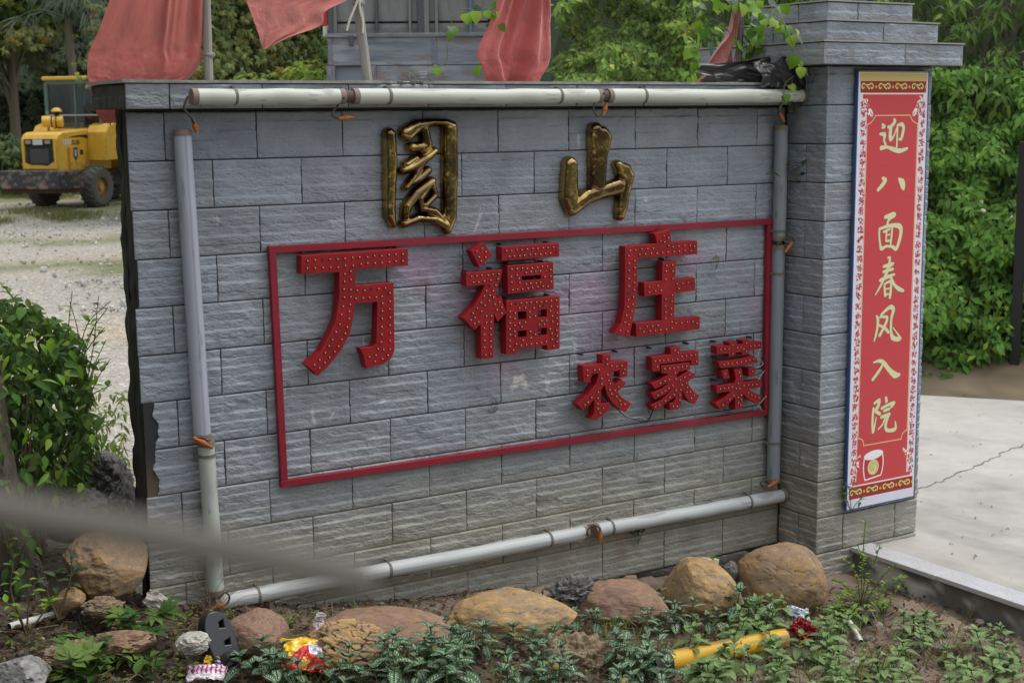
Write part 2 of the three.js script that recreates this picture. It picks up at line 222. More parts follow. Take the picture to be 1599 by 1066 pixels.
// kerb: granite capping on a stained render upstand, from the pillar to the road
{
  const k = thing('kerb', 'low kerb with pale granite top between planted bed and concrete driveway', 'kerb', V(3.73, 0, 0.305));
  const L = 3.0, n = 60, pos = [], idx = [], col = [];
  for (let i = 0; i <= n; i++) for (let j = 0; j <= 6; j++) { const z = i / n * L, y = -0.22 + 0.2 * j / 6, m = fbm(z * 4, y * 9, 3, 4); pos.push(-0.052 + 0.008 * m, y, z); const kk = lerp(0.6, 0.14, sstep(-0.12, 0.16, m + 0.25 * sstep(0.45, 0.75, z) * (1 - sstep(1.3, 1.6, z)) )); col.push(kk, kk * 0.97, kk * 0.92); if (i && j) { const a = (i - 1) * 7 + j - 1, b = a + 7; idx.push(a, b, a + 1, a + 1, b, b + 1); } }
  const g = new THREE.BufferGeometry(); g.setAttribute('position', new THREE.Float32BufferAttribute(pos, 3)); g.setAttribute('color', new THREE.Float32BufferAttribute(col, 3)); g.setIndex(idx); g.computeVertexNormals();
  part('upstand_face', g, new THREE.MeshStandardMaterial({ vertexColors: true, roughness: 0.95, side: THREE.DoubleSide, bumpMap: roughNoise, bumpScale: 0.01 }), k);
  part('upstand', box(0.09, 0.2, L - 0.01, -0.002, -0.121, L / 2), std([0.22, 0.215, 0.2], 0.95), k);
  const gm = new THREE.MeshPhysicalMaterial({ color: C(0.56, 0.57, 0.6), roughness: 0.45, map: dataMap(256, 256, (u, v) => { const s = 0.85 + 0.3 * pfbm(u, v, 60, 9, 2) + 0.12 * pfbm(u, v, 5, 10, 3); return [s, s, s]; }) });
  const cuts = [0.0, 0.6, 1.21, 1.8, 2.4, 3.0]; for (let i = 0; i < 5; i++) { const l = cuts[i + 1] - cuts[i] - 0.004; part('granite_slab', box(0.155, 0.026, l, 0, -0.002 + 0.002 * (i % 2), (cuts[i] + cuts[i + 1]) / 2, 0.004), gm, k); }
}

// ---------------------------------------------------------------- the sign wall
const WX0 = -0.156, WX1 = 3.398, CAPY = 2.4, PZ = 0.303, PX1 = 4.175;
// what has soaked into or splashed on the stone facing, over the wall's whole front (metres)
function stoneTint(x, y, R) {
  const f = fbm(x * 1.3, y * 1.3, 2.2, 4), f2 = fbm(x * 6, y * 6, 6, 3);
  const tr = Math.floor((2.4 - y) / 0.2), tk = Math.floor((x - (tr % 2 ? 0.2 : 0)) / 0.4), th = Math.abs(Math.sin(tr * 12.9898 + tk * 78.233) * 43758.5453) % 1, tq = Math.abs(Math.sin(tr * 39.3 + tk * 11.1) * 9758.5) % 1;
  let c = [0.285 + 0.012 * (tq - 0.5), 0.312, 0.358 - 0.02 * (tq - 0.5)].map((k) => k * (0.92 + 0.16 * th) * (1 + 0.35 * f2 + 0.25 * f));
  const low = sstep(0.95, 0.25, y + 0.25 * f) , tan = [0.315, 0.3, 0.235]; c = c.map((k, i) => lerp(k, tan[i] * (1 + 0.5 * f2), low * 0.8));
  const pink = sstep(0.02, 0.22, fbm(x * 1.7 + 4, y * 1.5, 8, 3)) * sstep(2.3, 2.0, y) * sstep(0.9, 1.3, y) * sstep(0.6, 1.0, x); c = [lerp(c[0], c[0] * 1.16, pink), lerp(c[1], c[1] * 0.86, pink), lerp(c[2], c[2] * 0.97, pink)];
  const rust = sstep(0.16, 0.3, fbm(x * 3 + 9, y * 1.1, 3, 3)) * sstep(0.7, 0.3, y) * sstep(1.8, 2.8, x); c = [lerp(c[0], 0.25, rust * 0.5), lerp(c[1], 0.16, rust * 0.5), lerp(c[2], 0.085, rust * 0.5)];
  return c;
}
const wallMap = (() => {
  const W = 2048, H = 1400, base = document.createElement('canvas'); base.width = W; base.height = H; const g = base.getContext('2d'), im = g.createImageData(W / 4, H / 4), d = im.data;
  const enc = (x) => 255 * (1.055 * Math.pow(clamp(x, 0.003, 1), 1 / 2.4) - 0.055);
  for (let j = 0; j < H / 4; j++) for (let i = 0; i < W / 4; i++) { const x = -0.2 + 3.7 * (i + 0.5) / (W / 4), y = 2.53 * (1 - (j + 0.5) / (H / 4)), c = stoneTint(x, y), k = (j * W / 4 + i) * 4; d[k] = enc(c[0]); d[k + 1] = enc(c[1]); d[k + 2] = enc(c[2]); d[k + 3] = 255; }
  const sm = document.createElement('canvas'); sm.width = W / 4; sm.height = H / 4; sm.getContext('2d').putImageData(im, 0, 0); g.drawImage(sm, 0, 0, W, H);
  const R = rng(77), X = (x) => (x + 0.2) / 3.7 * W, Y = (y) => (2.53 - y) / 2.53 * H;
  for (let i = 0; i < 26000; i++) { const v = R() < 0.5 ? 255 : 0; g.fillStyle = `rgba(${v},${v},${v},${rr(R, 0.02, 0.09)})`; g.fillRect(R() * W, R() * H, rr(R, 1, 7), rr(R, 1, 2.5)); }
  // chalky scuffs, a patch of old adhesive, runs of lime below fixings
  g.lineCap = 'round';
  const scuff = (x, y, l, a, o, w) => { for (let i = 0; i < 7; i++) { g.strokeStyle = `rgba(225,225,230,${o * rr(R, 0.3, 1)})`; g.lineWidth = w * rr(R, 0.5, 1.4); g.beginPath(); const px = X(x + rr(R, -0.01, 0.01)), py = Y(y + rr(R, -0.01, 0.01)), ll = l * 553 * rr(R, 0.4, 1); g.moveTo(px, py); g.quadraticCurveTo(px + ll * 0.5 * Math.cos(a) + rr(R, -6, 6), py - ll * 0.5 * Math.sin(a), px + ll * Math.cos(a), py - ll * Math.sin(a)); g.stroke(); } };
  scuff(1.46, 1.83, 0.13, 1.2, 0.4, 3); scuff(1.38, 2.18, 0.05, 0.3, 0.3, 2); scuff(2.27, 1.98, 0.04, 2.0, 0.4, 3); scuff(0.62, 1.02, 0.07, 1.8, 0.35, 3); scuff(0.7, 1.03, 0.07, 0.9, 0.35, 2); scuff(0.95, 1.08, 0.05, 0.2, 0.4, 4); scuff(0.88, 1.33, 0.07, 1.7, 0.35, 3); scuff(0.62, 1.3, 0.06, 1.6, 0.3, 2); scuff(2.05, 2.27, 0.07, -1.5, 0.3, 3); scuff(2.47, 1.94, 0.02, 2.4, 0.6, 3); scuff(0.2, 1.95, 0.04, -1.5, 0.25, 3); scuff(2.03, 1.25, 0.1, -1.4, 0.28, 6); scuff(1.86, 1.04, 0.09, 1.4, 0.25, 5);
  for (let i = 0; i < 26; i++) { g.fillStyle = `rgba(205,203,196,${rr(R, 0.25, 0.75)})`; g.beginPath(); g.ellipse(X(1.70 + rr(R, -0.045, 0.05)), Y(1.085 + rr(R, -0.03, 0.03)), rr(R, 3, 16), rr(R, 2, 9), R() * 3, 0, 7); g.fill(); }
  for (let i = 0; i < 40; i++) { g.strokeStyle = `rgba(40,40,40,${rr(R, 0.1, 0.35)})`; g.lineWidth = 1.6; g.beginPath(); const a = R() * 7; g.arc(X(1.55 + rr(R, -0.01, 0.01)), Y(0.99 + rr(R, -0.02, 0.02)), rr(R, 4, 16), a, a + 2); g.stroke(); }
  for (let i = 0; i < 70; i++) { const x = rr(R, -0.1, 3.3), y = rr(R, 0.2, 2.2), l = rr(R, 0.04, 0.2); const q = g.createLinearGradient(0, Y(y), 0, Y(y - l)), wht = R() < 0.5, cc = wht ? '210,212,215' : '60,52,40'; q.addColorStop(0, `rgba(${cc},${rr(R, 0.06, 0.22)})`); q.addColorStop(1, `rgba(${cc},0)`); g.fillStyle = q; g.fillRect(X(x), Y(y), rr(R, 3, 14), l * 553); }
  const t = new THREE.CanvasTexture(base); t.colorSpace = THREE.SRGBColorSpace; t.magFilter = THREE.LinearFilter; return t;
})();
const chisel = dataMap(1024, 1024, (u, v) => { const a = pfbm(u * 1, v, 40, 41, 4), b = pfbm(u, v, 22, 42, 5), c = Math.abs(pfbm(u, v, 26, 43, 4)); return 0.5 + 0.3 * a + 0.3 * b - 0.5 * c; }, false);
chisel.channel = 1; chisel.wrapS = chisel.wrapT = THREE.RepeatWrapping;
const stoneMat = new THREE.MeshStandardMaterial({ map: wallMap, roughness: 0.72, bumpMap: chisel, bumpScale: 0.0055 });
// one split-faced stone tile: five courses of ledges, each broken once, as a relief over w x h metres with its lower left corner at the origin, front at z = 0
let tileCount = 0;
function tileGeo(w, h, wx, wy, o = {}) {
  const R = rng(1000 + tileCount++ * 17), courses = Math.max(1, Math.round(h / 0.04)), nx = Math.max(4, Math.round(w / (o.cell || 0.0115))), ny = courses * 9, ox = R() * 20, oy = R() * 20;
  const cs = []; for (let k = 0; k < courses; k++) cs.push({ a: rr(R, -0.004, 0.0025), b: rr(R, -0.004, 0.0025), s: rr(R, 0.15, 0.85) * w, wob: rr(R, 0, 9) });
  const fine = (x, y) => 0.0042 * (0.32 - Math.abs(fbm((x + ox) * 16, (y + oy) * 26, 1, 4))) + 0.002 * fbm((x + ox) * 45, (y + oy) * 60, 4, 3);
  const hgt = (x, y) => {
    const t = y / h * courses + 0.07 * noise((x + ox) * 30, Math.floor(y / h * courses) + 3.3), k = clamp(Math.floor(t), 0, courses - 1), f = clamp(t - k, 0, 1), c = cs[k], off = x < c.s ? c.a : c.b;
    return off + 0.0056 * (f < 0.9 ? Math.pow(f / 0.9, 0.8) : 1 - (f - 0.9) / 0.1) * (0.75 + 1.1 * noise((x + ox) * 20, k + 2.7 + oy)) - 0.005 + fine(x, y);
  };
  const pos = [], uv = [], uv1 = [], idx = [], rag = o.ragged;
  for (let j = 0; j <= ny; j++) for (let i = 0; i <= nx; i++) {
    let x = i / nx * w; const y = j / ny * h; if (rag) { const cut = rag * clamp(0.5 + 1.2 * fbm(y * 16 + ox, 3, 2, 3), 0, 1.4); x = cut + i / nx * (w - cut); }
    const edge = i === 0 || j === 0 || i === nx || j === ny, z = edge ? Math.min(0.0, hgt(x, y)) - 0.002 : hgt(x, y);
    pos.push(x, y, z); uv.push((wx + x + 0.2) / 3.7, (wy + y) / 2.53); uv1.push((x + ox) / 0.62, (y + oy) / 0.3);
    if (i && j) { const a = (j - 1) * (nx + 1) + i - 1, b = a + nx + 1; idx.push(a, a + 1, b, b, a + 1, b + 1); }
  }
  // the tile's edges go back into the bed joint
  const rim = []; for (let i = 0; i <= nx; i++) rim.push(i); for (let j = 1; j <= ny; j++) rim.push(j * (nx + 1) + nx); for (let i = nx - 1; i >= 0; i--) rim.push(ny * (nx + 1) + i); for (let j = ny - 1; j > 0; j--) rim.push(j * (nx + 1));
  const s0 = pos.length / 3; rim.forEach((k) => { pos.push(pos[k * 3], pos[k * 3 + 1], pos[k * 3 + 2], pos[k * 3], pos[k * 3 + 1], -0.014); for (let q = 0; q < 2; q++) { uv.push(uv[k * 2], uv[k * 2 + 1]); uv1.push(uv1[k * 2], uv1[k * 2 + 1]); } });
  rim.forEach((k, i) => { const a = s0 + i * 2, b = s0 + ((i + 1) % rim.length) * 2; idx.push(a, a + 1, b, b, a + 1, b + 1); });
  const g = new THREE.BufferGeometry(); g.setAttribute('position', new THREE.Float32BufferAttribute(pos, 3)); g.setAttribute('uv', new THREE.Float32BufferAttribute(uv, 2)); g.setAttribute('uv1', new THREE.Float32BufferAttribute(uv1, 2)); g.setIndex(idx); g.computeVertexNormals(); return g;
}
const JOINT = 0.0055;
function layTile(parent, x, y, w, h, z = 0, turn = 0, o = {}) { // lower left corner of its cell; wear follows the wall (wx, wy) it lies on
  const m = part('stone_tile', tileGeo(w - JOINT, h - JOINT, o.wx ?? x, o.wy ?? y, o), o.mat || stoneMat, parent); m.position.set(x + (turn ? 0 : JOINT / 2), y + JOINT / 2, z - (turn ? JOINT / 2 : 0)); m.rotation.y = turn; return m;
}
const wall = thing('sign_wall', 'grey split-stone garden wall carrying gold and red lettering beside a tall pillar', 'wall', V(0, 0, 0));
const shadeMossMat = new THREE.MeshStandardMaterial({ map: dataMap(512, 512, (u, v) => { const n = pfbm(u, v, 5, 61, 5), m = pfbm(u, v, 9, 62, 5), k = 0.05 + 0.04 * n; const gn = sstep(0.05, 0.35, m); return [lerp(k, 0.032, gn), lerp(k * 0.93, 0.04, gn), lerp(k * 0.82, 0.022, gn)]; }), roughness: 1, bumpMap: relief(2, 2), bumpScale: 0.025 });  // mossy masonry, its colour darkened further for the shade at the left end
{
  // brick and mortar core with a rough uncovered left end
  const g = new THREE.BoxGeometry(3.53, 2.42, 0.255, 120, 90, 8), p = g.attributes.position;
  g.translate(1.62, 1.2, -0.1415);
  for (let i = 0; i < p.count; i++) { const x = p.getX(i), y = p.getY(i), z = p.getZ(i); if (x < -0.1) { const n = fbm(y * 7, z * 12, 2, 5); p.setX(i, x + 0.018 + 0.03 * n); if (z < -0.2) p.setZ(i, z + 0.03 + 0.07 * fbm(y * 4.5, 7, 5, 5)); } }
  g.computeVertexNormals(); part('core', g, shadeMossMat, wall, 'rough bare masonry behind the stone facing');
  // bedding mortar seen in the joints, tan with splashed soil towards the ground
  const jg = new THREE.PlaneGeometry(3.55, 2.4, 60, 60), jp = jg.attributes.position, jc = []; jg.translate(1.63, 1.2, -0.0095);
  for (let i = 0; i < jp.count; i++) { const y = jp.getY(i), k = sstep(1.0, 0.3, y + 0.3 * fbm(jp.getX(i) * 2, y * 2)); jc.push(lerp(0.04, 0.24, k), lerp(0.038, 0.175, k), lerp(0.04, 0.09, k)); }
  jg.setAttribute('color', new THREE.Float32BufferAttribute(jc, 3)); part('mortar', jg, new THREE.MeshStandardMaterial({ vertexColors: true, roughness: 1 }), wall);
  const lefts = [-0.156, -0.156, -0.15, -0.142, -0.158, -0.155, -0.118, -0.124, -0.152, -0.156, -0.156, -0.156];
  for (let r = 1; r <= 12; r++) {
    const y = CAPY - 0.2 * r, xs = [lefts[r - 1]];
    for (let k = 0; k <= 9; k++) { const x = r % 2 ? 0.4 * k : 0.4 * k + 0.2 - (0) * 1; if (r % 2 === 0 && k === 0) xs.push(0.2); else if (x > xs[0] + 0.03 && x < WX1 - 0.02) xs.push(x); }
    xs.push(WX1 - 0.002);
    const u = [...new Set(xs)].sort((a, b) => a - b);
    for (let i = 0; i < u.length - 1; i++) { const w = u[i + 1] - u[i], broken = i === 0 && (r === 7 || r === 8) ? 0.035 : 0; layTile(wall, u[i], y, w, 0.2, 0.0, 0, broken ? { ragged: broken } : {}); }
  }
  // capping course: stone tiles on the front and on the left end, thin render top
  const CZ = 0.09, cx0 = -0.182, cb = CAPY + 0.008, ch = 0.105;
  part('cap_core', box(WX1 - cx0 - 0.012, ch - 0.004, CZ + 0.4 - 0.012, (WX1 + cx0 + 0.012) / 2, cb + ch / 2, (CZ - 0.4 - 0.012) / 2), std([0.06, 0.06, 0.058], 1), wall);
  const cuts = [cx0, -0.002, 0.395, 0.79, 1.186, 1.59, 1.985, 2.385, 2.785, 3.19, WX1]; for (let i = 0; i < cuts.length - 1; i++) layTile(wall, cuts[i], cb, cuts[i + 1] - cuts[i], ch, CZ, 0);
  const endM = new THREE.MeshStandardMaterial({ map: shadeMossMat.map, roughness: 0.9, bumpMap: chisel, bumpScale: 0.004 });  // end tile shares the map with shade painted into the moss tones
  const e = part('end_tile', tileGeo(0.47, ch - JOINT, 0, 2.4), endM, wall); e.position.set(cx0, cb + 0.002, CZ - 0.48); e.rotation.y = -Math.PI / 2; 
  const slab = new THREE.BoxGeometry(WX1 - cx0 + 0.012, 0.012, 0.51, 260, 1, 12), sp = slab.attributes.position; slab.translate((WX1 + cx0) / 2 - 0.004, cb + ch + 0.006, CZ - 0.247);
  for (let i = 0; i < sp.count; i++) { const x = sp.getX(i), z = sp.getZ(i), chip = sstep(0.06, 0.0, Math.abs(x - 1.07) - 0.09) * clamp(0.5 + 2 * fbm(x * 20, z * 14, 2, 3), 0, 1); if (z > 0.06) { sp.setZ(i, z + 0.006 * fbm(x * 5, 1) - 0.05 * chip); } if (sp.getY(i) > cb + ch + 0.006) sp.setY(i, sp.getY(i) + 0.004 * fbm(x * 6, z * 6) - 0.008 * chip); }
  slab.computeVertexNormals(); part('cap_slab', slab, new THREE.MeshStandardMaterial({ color: C(0.52, 0.51, 0.48), roughness: 1, bumpMap: relief(6, 2), bumpScale: 0.01 }), wall);
  const R = rng(31), chips = []; for (let i = 0; i < 22; i++) chips.push(new THREE.IcosahedronGeometry(rr(R, 0.004, 0.013), 0).translate(1.07 + rr(R, -0.12, 0.12), cb + ch + rr(R, -0.002, 0.006), CZ - rr(R, 0.0, 0.04)));
  info(part('broken_mortar', merged(chips), std([0.12, 0.115, 0.105], 1), wall), null, null, null, 'stuff');
}
// ---------------------------------------------------------------- gate pillar with stepped head
const pillar = thing('gate_pillar', 'tall grey stone-tiled gate pillar with stepped head and a red couplet board', 'pillar', V(0, 0, 0));
{
  const D = 0.777, Z0 = PZ - D, gm = std([0.06, 0.058, 0.055], 1);
  part('core', box(PX1 - WX1 - 0.024, 2.86, D - 0.024, (PX1 + WX1) / 2, 1.25, (PZ + Z0) / 2), gm, pillar);
  const pm = new THREE.MeshStandardMaterial({ map: wallMap, roughness: 0.72, bumpMap: chisel, bumpScale: 0.0055 });
  const R = rng(90);
  for (let r = 0; r <= 13; r++) { // courses down from the head
    const top = 2.607 - 0.2 * r - 0.0, h = 0.2, y = top - h; if (top < -0.1) break; const yy = Math.max(y, -0.16), hh = top - yy; if (hh < 0.03) break;
    const cuts = r % 2 ? [0, 0.4, PX1 - WX1] : [0, 0.2, 0.6, PX1 - WX1];
    for (let i = 0; i < cuts.length - 1; i++) layTile(pillar, WX1 + cuts[i], yy, cuts[i + 1] - cuts[i], hh, PZ, 0, { wx: rr(R, -0.15, 0.25), wy: clamp(yy, 0, 2.3), mat: pm });
    const side = r % 2 ? [0, PZ] : [0, 0.155, PZ];
    for (let i = 0; i < side.length - 1; i++) { const w = side[i + 1] - side[i]; const m = part('stone_tile', tileGeo(w - JOINT, hh - JOINT, rr(R, -0.15, 0.25), clamp(yy, 0, 2.3)), pm, pillar); m.position.set(WX1, yy + JOINT / 2, side[i] + JOINT / 2); m.rotation.y = -Math.PI / 2; }
  }
  part('side_facing', box(0.012, 2.7, D - 0.05, PX1 - 0.004, 1.25, (PZ + Z0) / 2), pm, pillar);
  // head: three stepped courses, each with a thin slab on top
  const tiers = [[3.262, 4.283, -0.585, 0.412, 2.607, 0.113, [0.58]], [3.372, 4.19, -0.49, 0.317, 2.726, 0.105, [0.41]], [3.468, 4.092, -0.4, 0.222, 2.838, 0.098, [0.22]]];
  tiers.forEach(([x0, x1, z0, z1, y, h, js], t) => {
    part('head_core', box(x1 - x0 - 0.02, h - 0.004, z1 - z0 - 0.02, (x0 + x1) / 2, y + h / 2, (z0 + z1) / 2), gm, pillar);
    const cf = [x0, ...js.map((j) => x0 + j), x1].sort((a, b) => a - b);
    for (let i = 0; i < cf.length - 1; i++) layTile(pillar, cf[i], y, cf[i + 1] - cf[i], h, z1, 0, { wx: rr(R, -0.15, 0.25), wy: rr(R, 1.4, 2.2), mat: pm });
    const zs = [z0, z0 + (t ? 0.4 : 0.55), z1]; for (let i = 0; i < zs.length - 1; i++) { const m = part('stone_tile', tileGeo(zs[i + 1] - zs[i] - JOINT, h - JOINT, rr(R, -0.15, 0.25), rr(R, 1.4, 2.2)), pm, pillar); m.position.set(x0, y + JOINT / 2, zs[i] + JOINT / 2); m.rotation.y = -Math.PI / 2; }
    part('head_slab', box(x1 - x0 + 0.012, 0.007, z1 - z0 + 0.012, (x0 + x1) / 2, y + h + 0.0045, (z0 + z1) / 2), std([0.34, 0.33, 0.31], 1), pillar);
    part('head_side', box(0.01, h - 0.006, z1 - z0 - 0.01, x1 - 0.003, y + h / 2, (z0 + z1) / 2), pm, pillar);
  });
}
// ---------------------------------------------------------------- lettering on the wall
const pts2 = (a) => { const o = []; for (let i = 0; i < a.length; i += 2) o.push(new THREE.Vector2(a[i] / 1000, a[i + 1] / 1000)); return o; };
const redPaint = new THREE.MeshPhysicalMaterial({ color: C(0.33, 0.008, 0.014), roughness: 0.5, map: dataMap(256, 256, (u, v) => { const s = 0.85 + 0.25 * pfbm(u, v, 6, 5, 4); return [s, s, s]; }), specularIntensity: 0.6 });
redPaint.map.repeat.set(3, 3);
const bulbGlass = new THREE.MeshPhysicalMaterial({ color: C(0.58, 0.5, 0.34), roughness: 0.3 }), bulbRing = std([0.02, 0.012, 0.012], 0.5), blackPin = std([0.03, 0.028, 0.03], 0.6);
const bulbGeo = new THREE.SphereGeometry(0.0033, 8, 6), ringGeo = new THREE.CylinderGeometry(0.0052, 0.006, 0.004, 10).rotateX(Math.PI / 2);
function sampleLoop(poly, step) { const out = []; for (let i = 0; i < poly.length; i++) { const a = poly[i], b = poly[(i + 1) % poly.length], l = a.distanceTo(b), n = Math.max(1, Math.round(l / step)); for (let k = 0; k < n; k++) { const t = (k + 0.5) / n; out.push([lerp(a.x, b.x, t), lerp(a.y, b.y, t), (b.y - a.y) / l, -(b.x - a.x) / l]); } } return out; }
const segDist = (px, py, a, b) => { const dx = b.x - a.x, dy = b.y - a.y, t = clamp(((px - a.x) * dx + (py - a.y) * dy) / (dx * dx + dy * dy + 1e-12), 0, 1); return Math.hypot(px - a.x - t * dx, py - a.y - t * dy); };
const inside = (px, py, poly) => { let c = false; for (let i = 0, j = poly.length - 1; i < poly.length; j = i++) { const a = poly[i], b = poly[j]; if ((a.y > py) !== (b.y > py) && px < (b.x - a.x) * (py - a.y) / (b.y - a.y) + a.x) c = !c; } return c; };
function redLetter(key, label, inset, gap) {
  const all = LETTERS[key].map((p) => p.map(pts2)), flat = all.flat(2), cx = flat.reduce((s, q) => s + q.x, 0) / flat.length, cy = Math.min(...flat.map((q) => q.y));
  const t = thing('sign_letter', label, 'sign letter', V(cx, cy, 0), 0, 'red bulb letters on the wall'), R = rng(key.length * 91 + key.charCodeAt(0)), dots = [], all2 = [];
  for (const loops of all) {
    const lp = loops.map((l) => l.map((q) => new THREE.Vector2(q.x - cx, q.y - cy)));
    const s = new THREE.Shape(lp[0]); lp.slice(1).forEach((h) => s.holes.push(new THREE.Path(h)));
    const g = new THREE.ExtrudeGeometry(s, { depth: 0.05, bevelEnabled: true, bevelSize: 0.0012, bevelThickness: 0.0012, bevelSegments: 1 }); g.translate(0, 0, 0.0315);
    part('letter_box', g, redPaint, t);
    const mine = [], segs = lp.flatMap((l) => l.map((a, i) => [a, l[(i + 1) % l.length]]));
    const okDot = (x, y, m) => inside(x, y, lp[0]) && !lp.slice(1).some((h) => inside(x, y, h)) && segs.every(([a, b]) => segDist(x, y, a, b) > m) && mine.every((q) => Math.hypot(q[0] - x, q[1] - y) > gap * 0.74);
    for (const l of lp) for (const [x, y, nx, ny] of sampleLoop(l, gap * 0.5)) for (const sg of [1, -1]) { const qx = x + sg * nx * inset, qy = y + sg * ny * inset; if (okDot(qx, qy, inset * 0.8)) mine.push([qx, qy]); }
    for (const l of lp) for (const [x, y, nx, ny] of sampleLoop(l, gap * 0.5)) for (const sg of [1, -1]) { const d = inset + gap * 0.95, qx = x + sg * nx * d, qy = y + sg * ny * d; if (okDot(qx, qy, inset * 0.9)) mine.push([qx, qy]); }
    dots.push(...mine);
    const top = Math.max(...lp[0].map((q) => q.y)), tops = lp[0].filter((q) => q.y > top - 0.06), lx = Math.min(...tops.map((q) => q.x)) + 0.03, hx = Math.max(...tops.map((q) => q.x)) - 0.03;
    if (hx - lx > 0.02) for (const x of hx - lx > 0.1 ? [lx, hx] : [(lx + hx) / 2]) { const y = top - 0.01 + rr(R, -0.004, 0.004); part('bracket', rod(V(x, y + 0.013, -0.004), V(x, y + 0.013, 0.034), 0.006, 0.006, 8), blackPin, t); }
    const bx = lp[0].reduce((s2, q) => s2 + q.x, 0) / lp[0].length; 
  }
  const Z = 0.0828;
  const dj = dots.map(([x, y]) => [x + rr(R, -0.0018, 0.0018), y + rr(R, -0.0018, 0.0018), R() < 0.015]);
  instances('bulb_socket', ringGeo, bulbRing, dj.map(([x, y]) => ({ m: M4(V(x, y, Z + 0.001), new THREE.Quaternion(), 1) })), t, 'stuff');
  instances('bulb', bulbGeo, bulbGlass, dj.filter((d) => !d[2]).map(([x, y]) => ({ m: M4(V(x, y, Z + 0.0042), new THREE.Quaternion(), 1) })), t, 'stuff');
  return t;
}
redLetter('wan', 'large red box character with bulbs, first and leftmost of the three big ones', 0.022, 0.035);
redLetter('fu', 'large red box character with bulbs and square holes, middle of the three big ones', 0.017, 0.029);
redLetter('zhuang', 'large red box character with bulbs, rightmost of the three big ones', 0.02, 0.036);
redLetter('nong', 'small red bulb character lowest on the wall, left one of the small three', 0.02, 0.029);
redLetter('jia', 'small red bulb character between two others, above the frame corner wiring', 0.0165, 0.029);
redLetter('cai', 'small red bulb character touching the right bar of the red frame', 0.0165, 0.029);
{ // the square tube frame round them
  const f = thing('sign_border', 'crimson square tube frame mounted on the stone wall around the red letters', 'frame', V(0, 0, 0));
  const m = new THREE.MeshStandardMaterial({ color: C(0.29, 0.01, 0.03), roughness: 0.45, map: canvasMap(1024, 64, (g, w, h) => { const R = rng(4); g.fillStyle = '#eee'; g.fillRect(0, 0, w, h); for (let i = 0; i < 60; i++) { g.fillStyle = `rgba(255,255,255,${rr(R, 0.05, 0.3)})`; g.fillRect(R() * w, 0, rr(R, 4, 50), h); g.fillStyle = `rgba(90,40,40,${rr(R, 0.05, 0.3)})`; g.fillRect(R() * w, R() * h, rr(R, 2, 24), rr(R, 2, 10)); } }) });
  const bar = (x0, y0, x1, y1, n) => { const w = 0.031, a = V(x0, y0, 0.017), b = V(x1, y1, 0.017), l = a.distanceTo(b), g = new RoundedBoxGeometry(l, w, 0.026, 2, 0.002); g.rotateZ(Math.atan2(y1 - y0, x1 - x0)); g.translate((x0 + x1) / 2, (y0 + y1) / 2, 0.0175); part(n, g, m, f); };
  bar(0.423, 1.812, 3.288, 1.798, 'frame_bar'); bar(0.44, 0.778, 3.288, 0.763, 'frame_bar'); bar(0.4405, 1.795, 0.4575, 0.795, 'frame_bar'); bar(3.2705, 1.781, 3.2725, 0.78, 'frame_bar');
  const dust = [[0.62, 0.12], [2.2, 0.2], [2.7, 0.12], [1.0, 0.3]]; void dust;
}
{ // wiring that hangs out below the small letters
  const w = thing('loose_wire', 'loose black and white wires drooping below the small red letters', 'wire', onZ(985, 655, 0.03));
  const o = w.position; const L = (a, z = 0.03) => a.map(([x, y]) => onZ(x, y, z).sub(o));
  part('black_wire', tube(L([[962, 637], [975, 648], [992, 655], [1008, 657], [1016, 650], [1012, 640]]), 0.0024), blackPin, w); part('black_wire', tube(L([[1022, 625], [1018, 645], [1012, 658], [1002, 660]]), 0.003), blackPin, w);
  part('white_wire', tube(L([[968, 641], [985, 652], [1000, 651], [1010, 655]], 0.036), 0.0016), std([0.6, 0.6, 0.6], 0.5), w);
  for (let i = 0; i < 7; i++) part('wire', tube(L([[1190 + i * 1.2, 540 + i * 13], [1184 + (i % 3) * 4, 556 + i * 13], [1192 - i, 568 + i * 11], [1178 + i * 2, 575 + i * 11]], 0.04), 0.0014 + 0.0004 * (i % 2)), i % 3 ? blackPin : std([0.6, 0.62, 0.62], 0.5), w);
}
